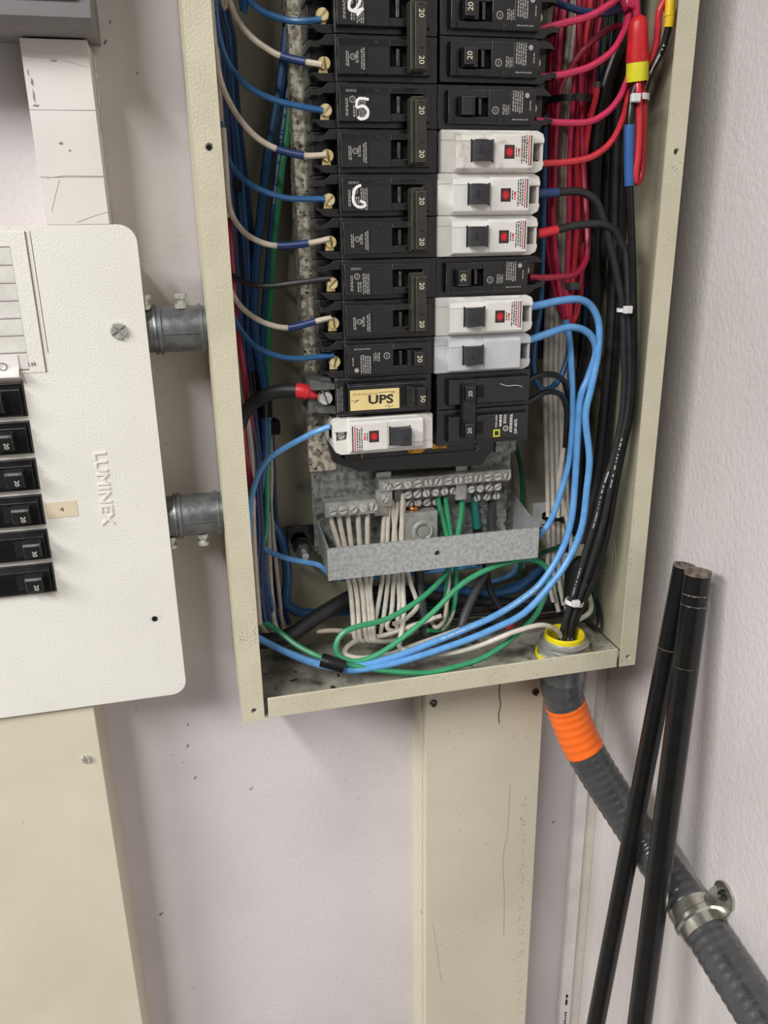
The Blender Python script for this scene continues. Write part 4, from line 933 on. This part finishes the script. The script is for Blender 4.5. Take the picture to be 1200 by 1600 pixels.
# blues sweeping along the floor
wire('upper of the two light blue wires sweeping across the box floor', 'wire_blue_light', 2.7, [(818, 533, 532), (836, 528, 533), (854, 522, 535), (885, 512, 538), (908, 514, 541), (925, 527, 543), (931, 551, 545), (919, 590, 546), (907, 622, 546), (902, 692, 546), (898, 763, 546), (893, 810, 546), (880, 855, 546), (848, 908, 544), (813, 938, 541), (770, 964, 537), (727, 983, 535), (683, 1001, 533), (640, 1018, 532), (607, 1029, 532), (560, 1040, 532), (502, 1037, 537), (451, 1020, 545), (408, 999, 552), (385, 985, 556)], None, [], [((840, 915), (790, 952)), ((750, 974), (690, 998))], n=10)
wire('lower of the two light blue wires sweeping across the box floor', 'wire_blue_light', 2.7, [(828, 479, 532), (846, 476, 533), (874, 470, 535), (905, 468, 538), (925, 480, 541), (936, 508, 543), (934, 555, 543), (924, 605, 542), (915, 650, 541), (921, 715, 540), (917, 763, 540), (909, 824, 540), (890, 871, 539), (864, 909, 537), (820, 957, 533), (770, 983, 531), (716, 1005, 530), (640, 1030, 529), (590, 1042, 529), (548, 1047, 530), (505, 1040, 536), (470, 1029, 542), (420, 1006, 550)], None, [], [], n=10)
wire('light blue wire dropping behind the brace corner at right', 'wire_blue_light', 2.4, [(884, 500, 556), (890, 530, 555), (893, 579, 553), (895, 650, 551), (889, 720, 550), (876, 769, 550), (862, 810, 552), (846, 833, 556), (830, 850, 576), (818, 872, 598), (795, 900, 606), (740, 915, 606)], n=10)
wire('blue wire making a small loop beside the black double breaker', 'wire_blue', 2.2, [(852, 180, 575), (851, 260, 574), (848, 380, 570), (845, 472, 566), (836, 530, 562), (833, 573, 558), (841, 602, 556), (854, 609, 556), (868, 600, 558), (880, 580, 560), (888, 550, 562), (888, 500, 566)], n=10)
ob = find('upper of the two light blue wires sweeping across the box floor'); part('tape_wrap', MB().tube(catmull([fit(502, 1031, 533, 5.6), fit(519, 1036, 530, 5.6), fit(537, 1042, 528, 5.6)], 5), [5.3]*11, 14), 'tape_black', ob, True)
# right column feeds
RB = 'wires landing on the right breakers'
wire('blue wire crossing the top of the right bundle', 'wire_navy', 2.3, [(846, -14, 545), (862, 0, 545), (886, 10, 543), (913, 18, 542), (948, 20, 543), (972, 10, 545), (990, -8, 548), (1000, -30, 550)], RB)
wire('pink wire at the topmost right breaker', 'wire_pink', 2.15, [(840, 47, 531), (850, 44, 532), (877, 37, 533), (919, 26, 534), (948, 10, 536), (968, -6, 540), (985, -30, 545)], RB)
wire('pink wire at the second right breaker from the top', 'wire_pink', 2.15, [(842, 120, 531), (860, 119, 532), (886, 115, 533), (922, 104, 535), (954, 82, 538), (972, 55, 541), (981, 27, 544), (984, -20, 548)], RB)
wire('pink wire at the black right breaker above the white ones', 'wire_pink', 2.15, [(836, 188, 531), (856, 190, 532), (886, 192, 533), (922, 190, 535), (950, 174, 537), (968, 152, 539), (979, 128, 541), (985, 108, 543)], RB)
wire('red wire at the topmost white right breaker', 'wire_red', 2.15, [(838, 255, 531), (860, 255, 532), (890, 253, 533), (927, 244, 534), (956, 220, 536), (974, 183, 539), (981, 145, 541), (986, 110, 544)], RB)
wire('dark red wire at the black breaker between white ones', 'wire_crimson', 2.2, [(826, 433, 532), (845, 434, 534), (868, 433, 537), (897, 429, 541), (912, 414, 546), (918, 387, 551), (915, 317, 558), (911, 250, 563), (908, 120, 566), (906, -30, 568)], RB)
wire('dark red wire slanting behind the pink wires', 'wire_crimson', 2.0, [(985, 36, 548), (972, 40, 550), (954, 44, 553), (928, 62, 557), (904, 88, 560), (884, 119, 563), (873, 150, 565), (868, 220, 568), (866, 320, 570)])
wire('black wire with blue tape into a white breaker', 'cable_black', 2.7, [(834, 302, 532), (848, 302, 532), (868, 301, 533), (890, 299, 534), (911, 301, 535), (931, 314, 536), (942, 342, 537), (951, 373, 538), (962, 419, 538), (973, 481, 537), (975, 551, 536), (976, 593, 536), (972, 650, 536), (959, 712, 537), (942, 763, 538), (932, 806, 539), (918, 853, 540), (904, 899, 540), (893, 937, 540), (882, 975, 540), (877, 1000, 540), (876, 1030, 540)], None, [('tape_sleeve', (840, 302), (871, 301), 'tape_navy', .45)], [((952, 735), (926, 825)), ((908, 885), (896, 930))], n=10)
wire('black wire with red tape into a white breaker', 'cable_black', 2.7, [(832, 366, 532), (848, 364, 532), (870, 359, 533), (890, 354, 534), (911, 351, 534), (939, 350, 535), (959, 359, 536), (970, 379, 537), (979, 400, 536), (983, 481, 534), (984, 522, 534), (985, 593, 534), (980, 650, 534), (965, 712, 535), (952, 770, 536), (944, 811, 537), (932, 853, 538), (917, 899, 540), (902, 943, 541), (892, 975, 541), (888, 1000, 541), (886, 1030, 541)], None, [('tape_sleeve', (839, 366), (869, 359), 'tape_red', .45)], [((972, 690), (956, 760))], n=10)
wire('black wire with a long blue sleeve below the wire nut', 'wire_black', 2.7, [(1002, 110, 533), (991, 140, 532), (987, 161, 531), (984, 195, 530), (983, 250, 530), (984, 300, 530), (988, 400, 531), (990, 490, 531), (991, 565, 532), (987, 640, 532), (974, 700, 534), (962, 760, 536), (950, 830, 538), (934, 890, 539), (914, 935, 541), (900, 970, 541), (894, 1000, 541), (892, 1030, 541)], None, [('tape_sleeve', (983, 193), (983, 288), 'tape_blue', .7)], n=10)
nut = thing('wire_nut', 'red and yellow twist-on wire connector in the right bundle', 'wire connector', un(997, 126, 533))
A, B = Vector(un(995.5, 127, 534)), Vector(un(997.5, 23, 530)); ax = (B-A); ln = ax.length; ax.normalize()
m = MB(); m.lathe(A, ax, [(0, 6.4), (0, 7.2), (ln*.31, 7.0), (ln*.34, 6.8)], 24, cap=False); part('skirt', m, 'nut_yellow', nut, True)
m = MB(); m.lathe(A, ax, [(ln*.3, 7.3), (ln*.37, 7.2), (ln*.72, 6.2), (ln*.88, 5.7), (ln*.96, 4.2), (ln, 1.6)], 24); part('dome', m, 'nut_red', nut, True)
m = MB(); m.prism([(-2, 0), (0, 4.5), (2.5, 0), (.6, -3)], 'd', -.5, .5); q = A+ax*(ln*.36)-Vector((1, 7, 0)); m.v = [(p[0]+q[0], p[1]+q[1], p[2]+q[2]) for p in m.v]; part('grip_wing', m, 'nut_red', nut)
wire('red wire doubled back below the wire nut', 'wire_red', 2.35, [(996, 110, 533), (997, 140, 530), (999, 183, 529), (997, 240, 528), (993, 272, 528), (994, 284, 529), (999, 282, 531), (1003, 262, 532), (1005, 220, 533), (1006, 165, 534), (1004, 140, 535), (1000, 112, 536)], n=10)
wire('pink wire rising above the wire nut', 'wire_pink', 2.6, [(1000, 110, 542), (997, 60, 546), (995, 20, 543), (992, -6, 543), (988, -30, 543)], n=10)
wire('red wire bowing right of the wire nut', 'wire_red', 2.3, [(1003, 118, 536), (1015, 100, 534), (1026, 66, 532), (1030, 20, 530), (1040, -2, 529), (1052, -24, 528)], n=10)
wire('printed black wire with yellow tape at top right', 'wire_black', 2.4, [(1000, 160, 538), (1007, 143, 536), (1016, 114, 533), (1034, 79, 529), (1044, 46, 526), (1047, 20, 525), (1050, -30, 525)], None, [('tape_sleeve', (1045, 43), (1050, -28), 'tape_yellow', .7)], [((1008, 140), (1041, 60))], n=10)
wire('red stub of cut wire in the right bundle', 'wire_red', 2.1, [(934, 131, 556), (930, 156, 557), (921, 192, 560), (914, 240, 564), (905, 300, 568)], None)
part('scorched_tip', MB().tube([un(934.5, 128, 556), un(933.6, 137, 556)], 2.3, 8), 'cable_grey', bpy.data.objects[sorted([o.name for o in bpy.data.objects if o.get('label') == 'red stub of cut wire in the right bundle'])[0]], True)
# vertical bundle on the right
GB = 'bundled red wires right of the breakers'
for k, (x, xe, dd) in enumerate([(855, 872, 578), (862, 875, 586), (868, 879, 575), (893, 884, 572), (899, 887, 580), (905, 890, 571), (911, 893, 578), (917, 896, 584), (923, 899, 575)]):
    m = ('wire_crimson', 'wire_crimson', 'wire_pink', 'wire_pink', 'wire_crimson', 'wire_red', 'wire_crimson', 'wire_pink', 'wire_crimson')[k]; dx = 5 if k < 3 else 2
    wire(ORD[k]+' red wire in the vertical bundle right of the breakers', m, 1.95, [(x+22-dx, -30, dd), (x+12-dx, 60, dd), (x+3, 150, dd), (x-3, 250, dd), (x-5+k*.5, 340, dd-2), ((x+xe)/2-2, 430, dd-5), (xe+1, 478, dd-8), (884+k*1.4, 496+(k % 3)*5, dd-9), (897+k*.5, 488+(k % 2)*5, dd-5), (905+k*.6, 450, dd), (910, 380, dd+4)], GB)
for k, x in enumerate((876, 883, 889)):
    wire(ORD[k]+' dull white wire behind the red bundle', 'wire_white_aged', 2.0, [(x+20, -30, 588), (x+12, 60, 588), (x+2, 160, 588), (x-6, 300, 589), (x-10, 430, 591), (x-9, 540, 592)], 'dull white wires behind the red bundle')
for (x, d, m, lab) in ((858, 596, 'wire_navy', 'dark shaded blue wire left of the red bundle'), (928, 590, 'wire_blue', 'blue wire right of the red bundle'), (944, 600, 'wire_green_dark', 'dark green wire right of the red bundle'), (865, 604, 'wire_crimson', 'dark crimson wire at the back left of the red bundle')):
    wire(lab, m, 2.2, [(x+14, -30, d), (x+8, 60, d), (x, 200, d), (x-8, 340, d), (x-12, 460, d), (x-14, 560, d)])
wire('thick shiny black cable bending beside the wire nut', 'wire_black', 4.8, [(985, -30, 566), (978, 30, 564), (966, 72, 562), (952, 110, 562), (942, 150, 563), (935, 200, 565), (929, 280, 568), (927, 400, 570), (929, 470, 571), (922, 530, 572), (910, 600, 573), (904, 700, 573), (900, 800, 572), (892, 880, 570), (888, 940, 570)], n=12)
BG = 'black cables on the right'
wire('broad black cable slanting past the bare right box wall', 'cable_black', 4.8, [(990, -30, 578), (977, 60, 578), (966, 160, 578), (962, 300, 577), (961, 400, 576), (958, 480, 575), (953, 560, 574), (946, 640, 573), (935, 735, 570), (922, 800, 566), (905, 870, 562), (896, 925, 560), (893, 960, 562)], BG, n=12)
wire('black cable right against the broad slanting cable', 'wire_black', 3.0, [(996, -30, 574), (985, 100, 574), (976, 200, 573), (972, 300, 572), (969, 400, 571), (966, 480, 570), (961, 560, 569), (954, 640, 568), (944, 735, 566), (930, 810, 562), (914, 880, 560), (902, 930, 560)], BG, n=10)
wire('grey black cable behind the wire nut, upper right bundle', 'cable_grey', 3.6, [(980, -30, 594), (972, 60, 594), (962, 150, 594), (953, 240, 594), (946, 330, 594), (938, 420, 594), (930, 500, 594)], BG, n=10)
wire('black cable between the red bundle and the grey black cable', 'wire_black', 3.4, [(962, -30, 600), (955, 60, 600), (944, 160, 600), (935, 260, 600), (926, 360, 600), (915, 480, 600), (906, 600, 598), (900, 720, 594), (892, 850, 588)], BG, n=10)
wire('black cable low in the right corner behind the light blue wires', 'wire_black', 3.8, [(914, 600, 586), (908, 680, 584), (908, 740, 580), (905, 800, 574), (897, 860, 568), (892, 910, 566)], BG, n=10)
for k, (x, y2) in enumerate(((853, 900), (861, 915), (869, 905), (877, 935), (884, 920))):
    wire(ORD[k]+' white wire in the row of parallel whites at right', 'wire_white', 2.0, [(x+2, 470, 590), (x, 540, 588), (x-1, 620, 586), (x+1, 700, 584), (x+3, 780, 582), (x+4, 850, 580), (x+3+k, y2, 576), (x+12, y2+40, 572)], 'row of white wires right of the breakers')
wire('bright white wire rising behind the light blue wires', 'wire_white', 2.2, [(880, 700, 556), (877, 730, 558), (874, 760, 562), (884, 800, 566), (893, 850, 564), (900, 880, 563), (910, 905, 562), (922, 935, 562), (922, 955, 560), (905, 968, 560), (890, 972, 562)])
wire('thin black wire arching from the black double breaker, upper', 'wire_black', 2.2, [(822, 597, 533), (835, 589, 535), (855, 585, 539), (872, 588, 544), (884, 602, 550), (889, 640, 558), (891, 700, 566), (896, 780, 572), (893, 860, 574)], RB)
wire('thin black wire arching from the black double breaker, lower', 'wire_black', 2.2, [(822, 630, 533), (836, 622, 535), (852, 613, 539), (868, 613, 544), (880, 622, 549), (886, 645, 553), (884, 690, 557), (880, 720, 558), (876, 760, 562)], RB)
wire('dark green wire beside the black cables in the lower right corner', 'wire_green_dark', 1.9, [(915, 870, 568), (924, 910, 567), (930, 940, 566), (928, 955, 565), (915, 968, 564), (900, 972, 566)])
wire('black wire looping in the lower right corner', 'wire_black', 2.6, [(906, 860, 572), (916, 905, 570), (932, 940, 566), (937, 965, 562), (934, 982, 559), (922, 975, 560), (905, 958, 566)])
wire('dark green wire curling past the right brace corner', 'wire_green_dark', 1.9, [(902, 838, 562), (885, 848, 566), (868, 856, 572), (850, 863, 580), (838, 870, 590)])
wire('blue cable lying across the back below the brace', 'wire_blue', 4.0, [(858, 880, 600), (830, 903, 598), (805, 920, 596), (770, 928, 596), (740, 925, 597), (690, 920, 600), (620, 925, 602)], n=10)
wire('thick black cable lying across the box floor at left', 'cable_black', 6.2, [(400, 1002, 566), (430, 1000, 566), (455, 992, 568), (490, 968, 574), (530, 943, 582), (560, 930, 590), (620, 925, 596), (700, 935, 598), (790, 945, 594), (850, 940, 590), (900, 930, 586)], n=12)
for k, (y, d, m) in enumerate(((955, 586, 'wire_black'), (965, 578, 'wire_black'), (975, 570, 'cable_black'), (948, 600, 'wire_green_dark'), (960, 594, 'wire_white_aged'), (970, 588, 'wire_white_aged'))):
    wire(('black wire lying across the box floor at the back', 'black wire lying across the middle of the box floor', 'black wire lying at the front of the floor tangle', 'dark green wire lying across the box floor at the back', 'white wire lying across the box floor, upper', 'white wire lying across the box floor, lower')[k], m, 2.2, [(560+k*6, y+14, d), (620, y+6, d), (690, y, d), (750, y-6, d), (810, y-8, d), (870, y-14, d), (905, y-20, d)], 'wires lying on the box floor')
wire('short white wire scrap on the box floor', 'wire_white_aged', 1.9, [(495, 987, 575), (520, 985, 573), (545, 987, 570), (556, 990, 568)])
wire('red wire tip poking up from the box floor', 'wire_red', 1.7, [(792, 983, 546), (797, 979, 547), (801, 976, 549)])

# ------------------------------------------------------------------ ties, mounts, debris
def tie(label, m, c, ax, rx, rz, wd, head=None):
    """flat cable tie band: an oval loop in the plane across the bundle"""
    o = thing('cable_tie', label, 'cable tie', tuple(c)); q = MB(); a, u, v = q.frame(ax); n = 28; vs = []
    c = Vector(c); U = Vector((1, 0, 0)); U = (U-a*U.dot(a)).normalized(); V = a.cross(U)
    for i in range(n):
        t = 2*math.pi*i/n; p = c+U*(rx*math.cos(t))+V*(rz*math.sin(t)); nn = (U*(math.cos(t)/rx)+V*(math.sin(t)/rz)).normalized()
        vs += [p-a*wd, p+a*wd, p+a*wd+nn*.8, p-a*wd+nn*.8]
    fs = []
    for i in range(n):
        j = (i+1) % n
        for k in range(4): fs.append((4*i+k, 4*i+(k+1) % 4, 4*j+(k+1) % 4, 4*j+k))
    q.add(vs, fs); part('band', q, m, o, True)
    if head:
        h = Vector(head); q = MB().box(h.x-3, h.x+3, h.y-2, h.y+2, h.z-2.6, h.z+2.6, .5); part('head', q, m, o)
    return o
c = Vector(un(999, 152, 534)); tie('small white cable tie just below the wire nut', 'tie_white', c, (0, 0, 1), 6, 5, 1.9, Vector(un(993, 153, 526)))
c = Vector(un(979, 484, 535)); tie('white cable tie around black wires beside the right wall', 'tie_white', c, (0, 0, 1), 6.4, 5, 1.3, Vector(un(981, 484, 527)))
c = Vector(un(897, 941, 541)); tie('white cable tie just above the yellow bushing', 'tie_white', c, (-.25, .0, -1), 7.2, 6, 1.7, Vector(un(900, 943, 532)))
c = Vector(un(889, 158, 573)); tie('black cable tie around the red bundle', 'tape_black', c, (0, 0, 1), 16, 18, 2.2)
c = Vector(un(872, 806, 580)); tie('black cable tie around the parallel white wires', 'tape_black', c, (0, 0, 1), 13, 9, 1.6, Vector(un(882, 812, 568)))
o = thing('tie_mount', 'cream adhesive tie mount on the back of the box, right', 'cable mount', un(849, 806, 610))
q = un(849, 806, 609); part('pad', MB().box(q[0]-10, q[0]+10, 607.5, 612.4, q[2]-10, q[2]+12, .8), 'tie_white', o); part('bridge', MB().box(q[0]-4, q[0]+4, 604, 607.5, q[2]-6, q[2]-1, .5), 'tie_white', o)
q = un(428, 668, 596); solo('tie_mount', MB().box(q[0]-4.5, q[0]+4.5, 592, 600, q[2]-5, q[2]+6, 1.2).box(q[0]-3, q[0]+3, 600, 612.4, q[2]-4, q[2]+4), 'hole_black', 'small black tie mount beside the left bundle', 'cable mount')
q = un(370, 290, 572); solo('tie_mount', MB().box(q[0]-3.5, q[0]+3.5, 572, 582, q[2]-4, q[2]+4, 1), 'hole_black', 'small black tie head on the upper left bundle', 'cable mount')
q = un(896, 448, 560); solo('tie_mount', MB().box(q[0]-4, q[0]+4, 556, 566, q[2]-2.5, q[2]+3, .8), 'cable_grey', 'small grey tie head on the lower red bundle', 'cable mount')
q = un(905, 862, 556); solo('tie_mount', MB().box(q[0]-8, q[0]+6, 553, 560, q[2]-3, q[2]+5, 1).box(q[0]-10, q[0]-2, 556, 562, q[2]-6, q[2]-2, .8), 'wire_white_aged', 'grey white tie mount behind the lower black cables', 'cable mount')
m = MB(); rnd = random.Random(4)
for k in range(300):
    x, d = rnd.uniform(34, 320), rnd.uniform(520, 600)
    if rnd.random() < .35: x, d = rnd.gauss(306, 9), rnd.gauss(552, 12)
    if abs(x-277) < 23 and abs(d-540) < 23: continue
    x = min(max(x, 20), 322); d = min(d, 608)
    s_ = rnd.uniform(.2, .8); a = rnd.uniform(0, 6.28); L = s_*rnd.uniform(1, 2.6)
    c_, t_ = math.cos(a), math.sin(a); z = BOT+1.6
    m.add([(x-c_*L, d-t_*L, z), (x+t_*s_*.5, d-c_*s_*.5, z+.2), (x+c_*L, d+t_*L, z), (x-t_*s_*.5, d+c_*s_*.5, z+s_*.5)], [(0, 1, 2), (0, 2, 3), (0, 1, 3), (1, 2, 3)])
solo('floor_debris', m, 'dust', 'dark dust and scraps scattered on the box floor', 'debris', kind='stuff')
m = MB()
for (px, py, L, a) in ((440, 1010, 8, .3), (470, 1000, 6, -.5), (760, 1000, 7, .9), (700, 1030, 5, 2), (930, 995, 8, .6), (940, 1000, 6, 1.8), (425, 1060, 4, 0)):
    q = un(px, py, 545); z = BOT+2.2; k = z/q[2]; x, d = q[0]*k, q[1]*k
    m.box(x-L/2, x+L/2, d-1, d+1, BOT+1.6, BOT+2.6, .3)
solo('plastic_scraps', m, 'dust_light', 'pale plastic scraps lying on the box floor', 'debris', kind='stuff')
